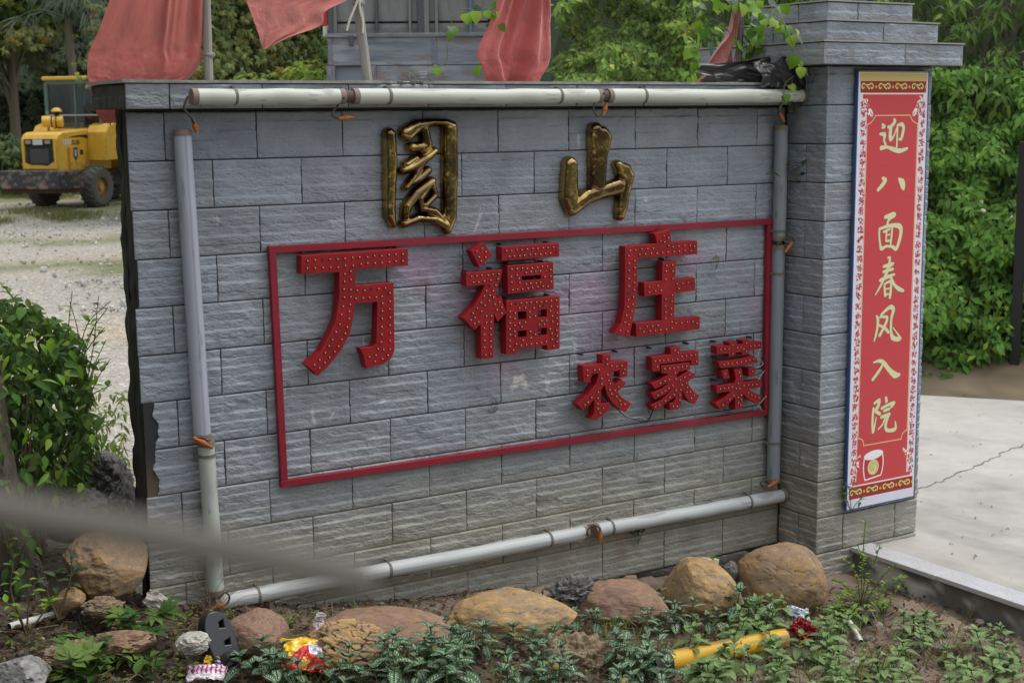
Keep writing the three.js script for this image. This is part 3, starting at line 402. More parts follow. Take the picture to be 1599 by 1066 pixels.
// gilt characters: hollow pressed metal with soft rounded edges
const gilt = new THREE.MeshPhysicalMaterial({ color: 0xffffff, map: dataMap(256, 256, (u, v) => { const n = sstep(-0.12, 0.28, pfbm(u, v, 5, 151, 5)); return [lerp(0.44, 0.2, n), lerp(0.31, 0.135, n), lerp(0.12, 0.065, n)]; }), metalness: 1, roughness: 0.21, bumpMap: relief(0.5, 0.35), bumpScale: 0.012 });
function giltLetter(key, label) {
  const st = GOLD[key].map((a) => { const o = []; for (let i = 0; i < a.length; i += 3) o.push([a[i] / 1000, a[i + 1] / 1000, a[i + 2] / 1000 * 1.2]); return o; });
  const P = st.flat(), x0 = Math.min(...P.map((q) => q[0] - q[2])) - 0.02, x1 = Math.max(...P.map((q) => q[0] + q[2])) + 0.02, y0 = Math.min(...P.map((q) => q[1] - q[2])) - 0.02, y1 = Math.max(...P.map((q) => q[1] + q[2])) + 0.02;
  const cell = 0.0036, W = Math.ceil((x1 - x0) / cell), H = Math.ceil((y1 - y0) / cell);
  const segs = st.flatMap((s) => s.slice(1).map((b, i) => [s[i], b]));
  const field = new Float32Array((W + 1) * (H + 1));
  for (let j = 0; j <= H; j++) for (let i = 0; i <= W; i++) {
    const x = x0 + i * cell, y = y0 + j * cell; let d = 1;
    for (const [a, b] of segs) { const dx = b[0] - a[0], dy = b[1] - a[1], t = clamp(((x - a[0]) * dx + (y - a[1]) * dy) / (dx * dx + dy * dy), 0, 1), e = Math.hypot(x - a[0] - t * dx, y - a[1] - t * dy) - lerp(a[2], b[2], t); d = e < d ? Math.min(e, d) : d; }
    field[j * (W + 1) + i] = d + 0.0016 * noise(x * 40, y * 40);
  }
  // a raised front: height from the distance to the outline, flat sides down to the wall
  const hgt = (d) => { const s = clamp(-d / 0.03, 0, 1); return 0.022 + 0.036 * Math.sqrt(1 - (1 - s) * (1 - s)); };
  const pos = [], idx = [], at = new Map();
  const vtx = (k, x, y, z) => { if (!at.has(k)) { at.set(k, pos.length / 3); pos.push(x, y, z); } return at.get(k); };
  const cx = (x0 + x1) / 2;
  for (let j = 0; j < H; j++) for (let i = 0; i < W; i++) { // marching squares over the front, with a wall along the outline
    const c = [[i, j], [i + 1, j], [i + 1, j + 1], [i, j + 1]], poly = [], cut = [];
    for (let k = 0; k < 4; k++) {
      const [ai, aj] = c[k], [bi, bj] = c[(k + 1) % 4], da = field[aj * (W + 1) + ai], db = field[bj * (W + 1) + bi];
      if (da < 0) poly.push(vtx(`p${ai},${aj}`, x0 + ai * cell - cx, y0 + aj * cell - y0, hgt(da)));
      if ((da < 0) !== (db < 0)) { const t = da / (da - db), x = x0 + lerp(ai, bi, t) * cell - cx, y = lerp(aj, bj, t) * cell, key2 = ai + aj < bi + bj ? `${ai},${aj},${bi},${bj}` : `${bi},${bj},${ai},${aj}`; poly.push(vtx('e' + key2, x, y, 0.022)); cut.push([vtx('e' + key2, x, y, 0.022), vtx('s' + key2, x, y, 0.022), vtx('b' + key2, x, y, 0.004), da < 0]); }
    }
    for (let k = 1; k < poly.length - 1; k++) idx.push(poly[0], poly[k], poly[k + 1]);
    if (cut.length === 2) { const [a, b] = cut[0][3] ? cut : [cut[1], cut[0]]; idx.push(a[1], a[2], b[1], b[1], a[2], b[2]); }
  }
  const g = new THREE.BufferGeometry(); g.setAttribute('position', new THREE.Float32BufferAttribute(pos, 3)); g.setAttribute('uv', new THREE.Float32BufferAttribute(pos.filter((_, i) => i % 3 !== 2).map((v) => v * 2), 2)); g.setIndex(idx); g.computeVertexNormals();
  const t = thing('gilt_letter', label, 'sign letter', V(cx, y0, 0)); part('letter_shell', g, gilt, t);
  for (const s of st.slice(0, 3)) part('fixing_pin', rod(V(s[0][0] - cx, s[0][1] - y0, -0.005), V(s[0][0] - cx, s[0][1] - y0, 0.02), 0.005, 0.005, 6), blackPin, t);
}
giltLetter('yuan', 'tall polished gold brush-style character enclosed by a box, left of the two');
giltLetter('shan', 'polished gold three-peaked brush-style character, right of the two');

// ---------------------------------------------------------------- couplet board on the pillar
{
  const BX0 = 3.583, BX1 = 4.116, BY0 = 0.228, BY1 = 2.582, BW = BX1 - BX0, BH = BY1 - BY0;
  const print = canvasMap(464, 2048, (g, w, h) => {
    const R = rng(66), S = w / BW, X = (m) => (m - BX0) * S, Y = (m) => (BY1 - m) / BH * h;
    g.fillStyle = '#dfe3ee'; g.fillRect(0, 0, w, h);
    g.fillStyle = '#cc4148'; g.fillRect(30, 40, w - 60, h - 80);
    // side bands: pale ground with a run of red leaf scrolls
    for (const side of [0, 1]) { const xx = side ? w - 58 : 10; g.fillStyle = '#e4dfe6'; g.fillRect(xx, 120, 48, h - 250);
      for (let y = 130; y < h - 140; y += 44) for (let k = 0; k < 9; k++) { g.fillStyle = ['#b92f3c', '#a62a38', '#cc5560', '#8f3a52'][Math.floor(R() * 4)]; g.beginPath(); g.ellipse(xx + rr(R, 12, 44), y + rr(R, 0, 34), rr(R, 2, 9), rr(R, 2, 5), R() * 3, 0, 7); g.fill(); g.strokeStyle = '#b3333f'; g.lineWidth = 2.5; g.beginPath(); const a = R() * 6; g.arc(xx + rr(R, 14, 40), y + rr(R, 4, 30), rr(R, 3, 8), a, a + 3.6); g.stroke(); } }
    g.strokeStyle = '#e6c98a'; g.lineWidth = 5;
    const ins = 62, t0 = 196, b0 = h - 300, q = 40;
    g.beginPath(); g.moveTo(ins + q + 14, t0); g.lineTo(w - ins - q - 14, t0); g.quadraticCurveTo(w - ins - q + 4, t0 + q - 6, w - ins, t0 + q); g.lineTo(w - ins, b0 - q); g.quadraticCurveTo(w - ins - q, b0 - q + 4, w - ins - q, b0); g.lineTo(ins + q, b0); g.quadraticCurveTo(ins + q, b0 - q + 4, ins, b0 - q); g.lineTo(ins, t0 + q); g.quadraticCurveTo(ins + q - 4, t0 + q - 6, ins + q + 14, t0); g.stroke();
    // corner sprays
    for (const [cx, cy, sx, sy] of [[44, 130, 1, 1], [w - 44, 130, -1, 1], [44, h - 190, 1, -1], [w - 44, h - 190, -1, -1]]) for (let i = 0; i < 46; i++) { const a = R(), bx = cx + sx * (rr(R, -20, 18) + a * 28), by = cy + sy * (a * 84 - 20); g.fillStyle = R() < 0.35 ? '#b9343f' : ['#efe6da', '#e6d2a2', '#f4f0f0'][Math.floor(R() * 3)]; g.beginPath(); g.ellipse(bx, by, rr(R, 3, 10), rr(R, 2, 5), R() * 3, 0, 7); g.fill(); }
    for (const sx of [1, -1]) { const cx = sx > 0 ? 84 : w - 84; g.fillStyle = '#f6f2f2'; g.beginPath(); g.ellipse(cx, 182, 12, 22, sx * -0.6, 0, 7); g.fill(); g.fillStyle = '#cfa9a9'; g.beginPath(); g.ellipse(cx + sx * 5, 188, 5, 13, sx * -0.6, 0, 7); g.fill(); }
    // scroll bands at head and foot
    const band = (y, hh) => { g.fillStyle = '#9c2420'; g.fillRect(12, y, w - 24, hh); for (let k = 0; k < 4; k++) { const cx = 22 + k * 112 + 36; for (const [dx, dir] of [[-26, 1], [26, -1]]) { g.strokeStyle = '#2c1a10'; for (const [col, lw] of [['#3a2412', 11], ['#dcb94e', 8], ['#f3e6a6', 3]]) { g.strokeStyle = col; g.lineWidth = lw; g.lineCap = 'round'; g.beginPath(); for (let i = 0; i <= 26; i++) { const a = i / 26 * 5.2, r = 4 + i * 0.52, x = cx + dx + dir * r * Math.cos(a + 0.6), yy = y + hh / 2 + r * Math.sin(a + 0.6); i ? g.lineTo(x, yy) : g.moveTo(x, yy); } g.lineTo(cx - dx * 0.5, y + hh / 2 + dir * 9); g.stroke(); } } g.fillStyle = '#dcb94e'; g.beginPath(); g.moveTo(cx + 56, y + hh / 2 - 9); g.lineTo(cx + 64, y + hh / 2); g.lineTo(cx + 56, y + hh / 2 + 9); g.lineTo(cx + 48, y + hh / 2); g.fill(); } };
    g.fillStyle = '#d8bd76'; g.fillRect(6, 4, w - 12, 36); band(40, 52); g.fillStyle = '#f0e3da'; g.fillRect(12, 93, w - 24, 7); g.fillStyle = '#f0e3da'; g.fillRect(12, h - 112, w - 24, 7); band(h - 104, 58); g.fillStyle = '#dcdcec'; g.fillRect(0, h - 46, w, 46);
    // a plain drum at the foot
    { const cx = 172, cy = h - 190; g.fillStyle = '#b8323c'; g.beginPath(); g.moveTo(cx - 60, cy - 50); g.quadraticCurveTo(cx - 76, cy + 4, cx - 54, cy + 62); g.lineTo(cx + 54, cy + 50); g.quadraticCurveTo(cx + 78, cy - 6, cx + 60, cy - 58); g.fill(); g.strokeStyle = '#f4eeee'; g.lineWidth = 7; g.stroke(); g.fillStyle = '#f3f1f6'; g.beginPath(); g.ellipse(cx, cy - 56, 66, 22, -0.08, 0, 7); g.fill(); g.fillStyle = '#e2d699'; g.beginPath(); g.arc(cx, cy + 4, 38, 0, 7); g.fill(); g.strokeStyle = '#c5b469'; g.lineWidth = 4; for (let k = 0; k < 4; k++) { g.beginPath(); g.arc(cx, cy + 4, 8 + k * 7, k, k + 4.4); g.stroke(); } }
    // brush characters
    for (const [dark, grow] of [['#6d5a2c', 2.2], ['#e2ddb2', 0]]) for (const ch of Object.values(CALLIGRAPHY)) for (const a of ch) {
      const p = []; for (let i = 0; i < a.length; i += 3) p.push([X(a[i] / 1000), Y(a[i + 1] / 1000), a[i + 2] / 1000 * S * 1.22]); g.fillStyle = dark;
      for (let i = 0; i < p.length - 1; i++) { const p0 = p[Math.max(0, i - 1)], p1 = p[i], p2 = p[i + 1], p3 = p[Math.min(p.length - 1, i + 2)]; for (let k = 0; k <= 24; k++) { const t = k / 24, cr = (n) => 0.5 * (2 * p1[n] + (p2[n] - p0[n]) * t + (2 * p0[n] - 5 * p1[n] + 4 * p2[n] - p3[n]) * t * t + (3 * p1[n] - p0[n] - 3 * p2[n] + p3[n]) * t * t * t); g.beginPath(); g.ellipse(cr(0), cr(1), Math.max(1.2, lerp(p1[2], p2[2], t)) + grow, (Math.max(1.2, lerp(p1[2], p2[2], t)) * 0.85 + grow), -0.7, 0, 7); g.fill(); } }
    }
    for (let i = 0; i < 500; i++) { g.fillStyle = `rgba(${R() < 0.5 ? '255,255,255' : '60,40,40'},${rr(R, 0.01, 0.05)})`; g.fillRect(R() * w, R() * h, rr(R, 2, 90), rr(R, 1, 4)); }
  });
  const b = thing('couplet_board', 'tall narrow red couplet board with seven pale brush characters on the pillar', 'sign', V((BX0 + BX1) / 2, BY0, PZ + 0.008));
  const face = new THREE.PlaneGeometry(BW - 0.016, BH - 0.016, 2, 24); face.translate(0, BH / 2, 0.0205); part('printed_sheet', face, new THREE.MeshPhysicalMaterial({ map: print, roughness: 0.5 }), b);
  part('backing_panel', box(BW - 0.012, BH - 0.012, 0.016, 0, BH / 2, 0.011), std([0.5, 0.52, 0.55], 0.7), b);
  const blue = new THREE.MeshPhysicalMaterial({ color: C(0.05, 0.1, 0.27), roughness: 0.4 });
  for (const s of [-1, 1]) part('edge_trim', box(0.008, BH, 0.02, s * (BW / 2 - 0.004), BH / 2, 0.012, 0.002), blue, b);
  for (const s of [0, 1]) part('edge_trim', box(BW - 0.018, 0.009, 0.02, 0, s * (BH - 0.009) + 0.0045, 0.012, 0.002), s ? std([0.35, 0.28, 0.12], 0.5) : blue, b);
}

// ---------------------------------------------------------------- light tubes round the wall
const tubeMats = { top: [0.53, 0.55, 0.49], mid: [0.5, 0.53, 0.54], blue: [0.4, 0.425, 0.51], low: [0.46, 0.5, 0.46], grey: [0.24, 0.27, 0.31] };
for (const k in tubeMats) { const c = tubeMats[k], off = k.length; tubeMats[k] = new THREE.MeshPhysicalMaterial({ color: 0xffffff, roughness: 0.5, map: dataMap(256, 512, (u, v) => { const s = 1 + 0.1 * pfbm(u, v, 5, 30 + off, 5) - 0.28 * sstep(0.3, 0.5, pfbm(u, v, 9, 33 + off, 4)), e = 1 - 0.25 * sstep(0.46, 0.5, Math.abs(v - 0.5)); return [c[0] * s * e, c[1] * s * e, c[2] * s * e * (0.97 + 0.03 * s)]; }) }); }
const clipM = std([0.16, 0.145, 0.125], 0.7), capM = std([0.22, 0.17, 0.13], 0.7), plugM = new THREE.MeshPhysicalMaterial({ color: C(0.42, 0.12, 0.03), roughness: 0.45 }), cableM = std([0.075, 0.06, 0.05], 0.7);
function lightTube(label, a, b, r, mat, clips, o = {}) {
  const t = thing('light_tube', label, 'light tube', a.clone(), 0, 'plastic light tubes edging the wall'), d = b.clone().sub(a), dir = d.clone().normalize(), L = d.length();
  const sp = []; for (let i = 0; i <= 12; i++) { const q = dir.clone().multiplyScalar(L * i / 12); q.y += (Math.abs(dir.x) > 0.5 ? 0.004 : 0) * noise(i * 0.9, L * 3) ; q.z += 0.004 * noise(i * 0.8, L); sp.push(q); }
  part('tube_shell', tube(sp, r, 40, 20), mat, t);
  for (const [q, s] of [[V(0, 0, 0), -1], [d, 1]]) { const e = q.clone(); part('end_cap', rod(e.clone().addScaledVector(dir, -s * 0.02), e.clone().addScaledVector(dir, s * 0.004), r + 0.0015, r + 0.001, 20), o.caps || capM, t); }
  for (const c of clips) { const q = dir.clone().multiplyScalar(c * L), up = Math.abs(dir.x) > 0.5 ? V(0, 1, 0) : V(-1, 0, 0), g = [rod(q.clone().addScaledVector(dir, -0.006), q.clone().addScaledVector(dir, 0.006), r + 0.0022, r + 0.0022, 20)]; g.push(box(0.012, 0.012, 0.03, 0, 0, 0).translate(...q.clone().addScaledVector(up, r + 0.006).add(V(0, 0, -0.02)).toArray())); part('clip', merged(g), clipM, t); }
  return t;
}
const TY = 2.457, TZ = 0.134;
lightTube('greenish white plastic tube along the wall top, left one of three in line', V(0.075, TY, TZ), V(0.742, TY, TZ), 0.032, tubeMats.top, [0.27]);
{ const t = lightTube('long greenish white plastic tube in the middle of the wall top', V(0.79, TY, TZ), V(2.085, TY, TZ), 0.033, tubeMats.top, [0.13, 0.82]); part('coupling', rod(V(-0.05, 0, 0), V(0.002, 0, 0), 0.027, 0.027, 18), cableM, t); part('coupling', rod(V(1.294, 0, 0), V(1.342, 0, 0), 0.027, 0.027, 18), cableM, t); }
lightTube('greenish white plastic tube along the wall top ending at the pillar', V(2.13, TY, TZ), V(3.392, TY - 0.001, TZ), 0.034, tubeMats.top, [0.17]);
lightTube('bluish upper plastic tube standing upright on the left of the wall', V(0.058, 2.322, 0.045), V(0.086, 1.035, 0.045), 0.0365, tubeMats.blue, []);
lightTube('pale lower plastic tube standing upright at the left wall foot', V(0.1, 1.02, 0.045), V(0.115, 0.345, 0.045), 0.0355, tubeMats.low, [0.09]);
lightTube('whitish plastic tube low along the wall, left of the two at the bottom', V(0.105, 0.305, 0.05), V(2.06, 0.295, 0.05), 0.0355, tubeMats.mid, [0.1, 0.43, 0.885]);
lightTube('whitish plastic tube low along the wall, right one of the bottom two', V(2.11, 0.295, 0.05), V(3.388, 0.285, 0.05), 0.0355, tubeMats.mid, [0.08, 0.8]);
lightTube('grey upper plastic tube upright in the corner by the pillar', V(3.325, 2.3, 0.045), V(3.322, 1.7, 0.045), 0.036, tubeMats.grey, [0.92]);
lightTube('grey lower plastic tube upright in the corner by the pillar', V(3.321, 1.67, 0.045), V(3.316, 0.372, 0.045), 0.036, tubeMats.grey, [0.115, 0.83]);
function plug(label, pts, a, b, z) { // a loop of cable with an orange screw connector from a to b
  const P = (q) => onZ(q[0], q[1], q[2] ?? z), o = P(a), t = thing('cable_connector', label, 'connector', o, 0, 'orange cable connectors between light tubes');
  part('cable', tube(pts.map((q) => P(q).sub(o)), 0.0046, 26, 7), cableM, t);
  const A = V(0, 0, 0), B = P(b).sub(o), d = B.clone(); const body = [rod(A, d.clone().multiplyScalar(0.42), 0.008, 0.0105, 12), rod(d.clone().multiplyScalar(0.4), d.clone().multiplyScalar(0.62), 0.0125, 0.0125, 12), rod(d.clone().multiplyScalar(0.6), B, 0.0105, 0.007, 12)];
  part('plug_body', merged(body), plugM, t);
}
plug('orange connector hanging on a cable at the upper left tube end', [[293, 150, 0.15], [287, 168, 0.14], [297, 182, 0.12], [303, 192, 0.1]], [301, 187], [307, 207], 0.09);
plug('orange connector looped under the top tube, left of the gold letters', [[537, 152, 0.17], [526, 166], [518, 178], [524, 184], [531, 183]], [528, 185], [551, 183], 0.12);
{ const q = onZ(545, 160, 0.12); void q; }
plug('orange connector looped round the top tube above the gold three-peaked letter', [[944, 145, 0.17], [934, 152], [927, 168], [933, 181], [941, 178]], [941, 180], [948, 160], 0.14);
plug('rusty orange connector below the top tube at the pillar corner', [[1222, 150, 0.17], [1218, 165, 0.12], [1217, 176, 0.1]], [1217, 174], [1225, 190], 0.09);
plug('orange connector across the joint of the left upright tubes', [[300, 680, 0.06], [306, 682], [318, 684], [326, 693], [331, 700]], [301, 683], [330, 698], 0.087);
plug('orange connector looped round the low tubes in mid wall', [[922, 840, 0.06], [917, 830], [924, 820], [936, 824], [938, 834]], [938, 829], [936, 848], 0.1);
plug('orange connector at the lower left corner of the tubes', [[340, 935, 0.09], [352, 925], [358, 932], [354, 942], [345, 946]], [352, 942], [331, 950], 0.1);
plug('orange connector on the lower right corner of the tubes', [[1192, 760, 0.08], [1188, 754], [1196, 750], [1204, 757]], [1199, 760], [1216, 750], 0.09);
plug('orange connector beside the right upright tubes against the pillar', [[1213, 384, 0.08], [1226, 372], [1238, 371], [1238, 380]], [1238, 378], [1226, 394], 0.1);

// ---------------------------------------------------------------- flags and their poles behind the wall
const bamboo = new THREE.MeshStandardMaterial({ map: dataMap(64, 512, (u, v) => { const n = pfbm(u, v, 6, 71, 5), k = 0.26 + 0.16 * n; return [k, k * 0.95, k * 0.87]; }), roughness: 0.75, bumpMap: relief(1, 4), bumpScale: 0.004 });
function pole(label, a, b, r, nodes) {
  const t = thing('flag_pole', label, 'pole', a.clone(), 0, 'rough wooden flag poles behind the wall'), d = b.clone().sub(a), sp = [V(0, 0, 0), d.clone().multiplyScalar(0.35).add(V(0.006, 0, 0)), d.clone().multiplyScalar(0.7).add(V(-0.008, 0, 0)), d];
  const g = taper(sp, r, r * 0.8, 60, 12), p = g.attributes.position; part('shaft', g, bamboo, t);
  for (const n of nodes) { const q = d.clone().multiplyScalar(n); part('knot', new THREE.SphereGeometry(r * 1.16, 12, 8).scale(1, 0.6, 1).translate(q.x - 0.002, q.y, q.z), bamboo, t); }
}
const FZ = -0.46;
pole('straight grey wooden pole beside the leftmost red flag', V(0.368, 0.2, FZ), V(0.378, 3.5, FZ), 0.024, [0.742]);
pole('slanting pale wooden pole in front of the truck tailgate', onZ(588, 126, FZ).add(V(0.25, -2.3, 0)), onZ(565, 0, FZ).add(V(-0.1, 0.65, 0)), 0.027, [0.8]);
pole('wooden pole hidden behind the gathered red flag in mid wall', V(2.14, 0.2, FZ - 0.1), V(2.12, 3.4, FZ - 0.1), 0.022, [0.6]);
pole('short pole wrapped by the twisted faded flag near the pillar', onZ(1151, 131, -0.16), onZ(1156, 0, -0.16).add(V(0.03, 0.4, 0)), 0.018, [0.5]);
const weave = dataMap(128, 128, (u, v) => { const s = 0.86 + 0.1 * Math.sin(u * 2 * Math.PI * 32) * Math.sin(v * 2 * Math.PI * 32) + 0.28 * pfbm(u, v, 3, 81, 4); return [s, s, s]; });
function cloth(c, o = {}) { return new THREE.MeshPhysicalMaterial({ color: C(...c), map: weave, roughness: 0.85, side: THREE.DoubleSide, transmission: 0.42, thickness: 0, sheen: 0.3, sheenColor: C(...c), sheenRoughness: 0.6, ...o }); }
// a hanging flag given by rows [y, left x, right x] of its outline on the plane z, with folds pushed out of it
function flag(label, rows, z, mat, fold, patch) {
  const nu = 130, nv = 130, pos = [], uv = [], idx = [], R3 = rows.map(([y, a, b]) => [onZ(a, y, z), onZ(b, y, z)]), c = R3[0][0].clone();
  const seg = (t, k) => { const x = t * (rows.length - 1), i = Math.min(rows.length - 2, Math.floor(x)), f = x - i, P = (n) => R3[clamp(n, 0, rows.length - 1)][k]; const p0 = P(i - 1), p1 = P(i), p2 = P(i + 1), p3 = P(i + 2), h = (n) => 0.5 * (2 * p1[n] + (p2[n] - p0[n]) * f + (2 * p0[n] - 5 * p1[n] + 4 * p2[n] - p3[n]) * f * f + (3 * p1[n] - p0[n] - 3 * p2[n] + p3[n]) * f * f * f); return V(h('x'), h('y'), h('z')); };
  for (let j = 0; j <= nv; j++) for (let i = 0; i <= nu; i++) { const u = i / nu, v = j / nv, q = seg(v, 0).lerp(seg(v, 1), u).sub(c); q.z += fold(u, v) + 0.006 * fbm(u * 7, v * 9, 3) - 0.02 * Math.abs(fbm(u * 5 + 3, v * 2.5, 7, 6)) + 0.008 * Math.abs(fbm(u * 3 + v * 5, v * 3 - u * 4, 2, 5)); pos.push(q.x, q.y, q.z); uv.push(u * 3, v * 3); if (i && j) { const a = (j - 1) * (nu + 1) + i - 1, b = a + nu + 1; idx.push(a, b, a + 1, a + 1, b, b + 1); } }
  const g = new THREE.BufferGeometry(); g.setAttribute('position', new THREE.Float32BufferAttribute(pos, 3)); g.setAttribute('uv', new THREE.Float32BufferAttribute(uv, 2)); g.setIndex(idx); g.computeVertexNormals();
  const t = thing('red_flag', label, 'flag', c, 0); part('cloth', g, mat, t); return t;
}
flag('large faded red flag hanging at the left end of the wall from the grey pole', [[-80, 200, 318], [0, 171, 318], [47, 153, 317], [77, 139, 316], [96, 135, 319], [115, 135, 310], [128, 137, 296], [165, 146, 250], [178, 150, 215], [192, 160, 190]], FZ + 0.01, cloth([0.56, 0.145, 0.125]), (u, v) => 0.016 * sstep(0.45, 1, u) * Math.sin(u * 34 + 2 * v) * (1 - 0.6 * v) + 0.012 * Math.sin(u * 4 + v * 2) + 0.022 * Math.exp(-Math.pow((u - 0.58 - 0.16 * v) / 0.03, 2)) * sstep(0.75, 0.4, v) + 0.015 * Math.exp(-Math.pow((u - 0.68 - 0.06 * v) / 0.025, 2)) * sstep(0.65, 0.2, v) - 0.05 * sstep(0.88, 1, u) * sstep(0.3, 0.55, v), 0);
flag('pinkish red flag whose pointed lower corner hangs beside the truck', [[-90, 350, 620], [-20, 375, 570], [0, 382, 541], [18, 389, 506], [40, 398, 497], [58, 405, 450], [76, 411, 415]], FZ + 0.02, cloth([0.7, 0.24, 0.215]), (u, v) => 0.012 * Math.sin(u * 5 + v * 4) + 0.012 * Math.sin(u * 17 + 3) * u);
flag('gathered red flag with deep folds hanging in front of the truck right side', [[-80, 800, 850], [0, 774, 861], [40, 758, 863], [80, 741, 865], [100, 748, 862], [120, 758, 848], [140, 765, 835]], FZ - 0.02, cloth([0.62, 0.15, 0.14]), (u, v) => 0.06 * Math.sin(u * 10 + 0.6 - v * 0.8) * (0.35 + 0.65 * v) + 0.022 * Math.sin(u * 27 + v * 3) * (1 - 0.4 * v));
flag('thin twisted faded flag among the vine leaves next to the pillar', [[-30, 1138, 1160], [15, 1142, 1156], [38, 1140, 1153], [55, 1135, 1151], [75, 1122, 1147], [95, 1112, 1145], [115, 1102, 1140], [134, 1092, 1137]], -0.17, cloth([0.66, 0.27, 0.25]), (u, v) => 0.035 * Math.sin(u * 9 + v * 5) * (0.4 + v));
{ const t = thing('loose_string', 'pale strips of string dangling from the slanting pole', 'string', onZ(560, 0, FZ)); const o = t.position, L = (a) => a.map(([x, y]) => onZ(x, y, FZ + 0.03).sub(o)), m = std([0.5, 0.47, 0.4], 0.9); part('strip', tube(L([[563, -20], [556, 6], [546, 30], [541, 48]]), 0.006, 16, 5), m, t); part('strip', tube(L([[562, -20], [561, 10], [566, 34], [566, 52]]), 0.006, 16, 5), m, t); }
// ---------------------------------------------------------------- truck behind the wall
{
  const L = atD(510, 60, 17), Rr = atD(832, 60, 16.95), dx = Math.hypot(Rr.x - L.x, Rr.z - L.z), ang = Math.atan2(-(Rr.z - L.z), Rr.x - L.x);
  const t = thing('cargo_truck', 'rusty grey cargo truck seen from behind with worn tailgate and panelled doors', 'truck', V((L.x + Rr.x) / 2, lotH(L.x, L.z), (L.z + Rr.z) / 2), ang);
  const W = dx, k = 17 / FPX, Yp = (y) => atD(640, y, 16.8).y - t.position.y, X = (x) => (x - 510) / (832 - 510) * W - W / 2;
  const rust = dataMap(512, 512, (u, v) => { const n = pfbm(u, v, 5, 91, 6), m = pfbm(u, v, 3, 92, 6), e = pfbm(u, v, 12, 93, 4); const base = [0.2 + 0.1 * n, 0.225 + 0.1 * n, 0.27 + 0.1 * n], pale = sstep(0.05, 0.3, m), ru = sstep(0.16, 0.36, n * 0.5 + e * 0.5); let c = base.map((b, i) => lerp(b, [0.4, 0.42, 0.46][i], pale * 0.5)); return c.map((b, i) => lerp(b, [0.19, 0.125, 0.1][i], ru * 0.6)); });
  const rustM = new THREE.MeshStandardMaterial({ map: rust, roughness: 0.75, bumpMap: relief(3, 3), bumpScale: 0.008 }), grey = new THREE.MeshStandardMaterial({ color: C(0.24, 0.245, 0.24), roughness: 0.7, map: dataMap(256, 256, (u, v) => { const s = 0.85 + 0.3 * pfbm(u, v, 4, 95, 5); return [s, s, s]; }) }), dark = std([0.075, 0.085, 0.1], 0.7), blueM = std([0.1, 0.17, 0.28], 0.6), plate = new THREE.MeshStandardMaterial({ map: rust, roughness: 0.7 });
  const ty = Yp(55), ry = Yp(100), by = Yp(190);
  // tailgate: top rail, upper and lower panels, uprights and one recessed bay
  const pn = (n, x0, x1, y0, y1, z, d, m, l) => part(n, box(x1 - x0, y1 - y0, d, (x0 + x1) / 2, (y0 + y1) / 2, z + d / 2, 0.006), m, t, l);
  pn('tailgate_panel', X(512), X(836), Yp(101), Yp(57), 0.02, 0.05, rustM, 'scratched rusty tailgate panel'); pn('tailgate_rail', X(509), X(839), Yp(57), Yp(51), 0.0, 0.1, rustM);
  pn('lower_panel', X(586), X(836), by, Yp(101.8), 0.012, 0.05, plate); pn('recess_panel', X(522), X(578), by, Yp(102), -0.03, 0.04, std([0.2, 0.235, 0.29], 0.6)); pn('tailgate_post', X(509), X(522), by, Yp(101.5), 0.01, 0.06, rustM); pn('tailgate_post', X(578), X(586), by, Yp(101.5), 0.01, 0.062, rustM);
  for (const x of [512, 674, 822]) pn('stiffener', X(x), X(x + 7), Yp(100), Yp(58), 0.068, 0.015, rustM);
  pn('latch', X(545), X(553), Yp(70), Yp(54), 0.075, 0.03, dark);
  // stencilled remains of a number
  const pr = canvasMap(512, 128, (g) => { g.clearRect(0, 0, 512, 128); const R = rng(3); g.font = 'bold 92px sans-serif'; g.lineWidth = 12; const st = (c, a) => { g.strokeStyle = c; g.beginPath(); a.forEach(([x, y], i) => i ? g.lineTo(x, y) : g.moveTo(x, y)); g.stroke(); }; st('#a98c5a', [[86, 30], [22, 30], [22, 96], [86, 96]]); st('#a98c5a', [[112, 98], [112, 36], [176, 96], [176, 120]]); st('#b8b9b4', [[206, 34], [276, 34], [276, 62], [216, 62]]); st('#b8b9b4', [[216, 96], [276, 90]]); st('#8a6a4a', [[316, 62], [368, 62]]); st('#96764c', [[388, 36], [388, 96], [446, 96], [446, 60], [400, 60]]); g.globalCompositeOperation = 'destination-out'; for (let i = 0; i < 260; i++) { g.globalAlpha = R(); g.fillRect(R() * 512, R() * 128, rr(R, 2, 16), rr(R, 1, 5)); } });
  const lg = new THREE.PlaneGeometry(X(702) - X(620), Yp(106) - Yp(126)); lg.translate((X(702) + X(620)) / 2, (Yp(106) + Yp(126)) / 2, 0.0645); part('faded_lettering', lg, new THREE.MeshStandardMaterial({ map: pr, transparent: true, alphaTest: 0.3, roughness: 0.8 }), t);
  // body above: two panelled doors
  const up = Yp(-160), mid = Yp(33);
  pn('body_box', X(514), X(834), Yp(130), up + 0.1, -6.2, 6.1, dark);
  for (const [a, b] of [[526, 586], [590, 638], [642, 652], [670, 679], [684, 732], [737, 785], [789, 826]]) { pn('door_panel', X(a), X(b), mid + 0.012, up, -0.08, 0.03, grey); pn('door_panel', X(a), X(b), Yp(52), mid - 0.012, -0.085, 0.03, grey); }
  for (const [a, b, m] of [[520, 526, grey], [586, 590, dark], [638, 642, grey], [652, 662, dark], [662, 670, grey], [679, 684, grey], [732, 737, blueM], [785, 789, grey]]) pn('door_rib', X(a), X(b), Yp(52), up, -0.075, 0.07, m);
  pn('body_post', X(513), X(520), Yp(56), up, -0.06, 0.09, dark); pn('body_post', X(827), X(836), Yp(56), up, -0.06, 0.09, dark);
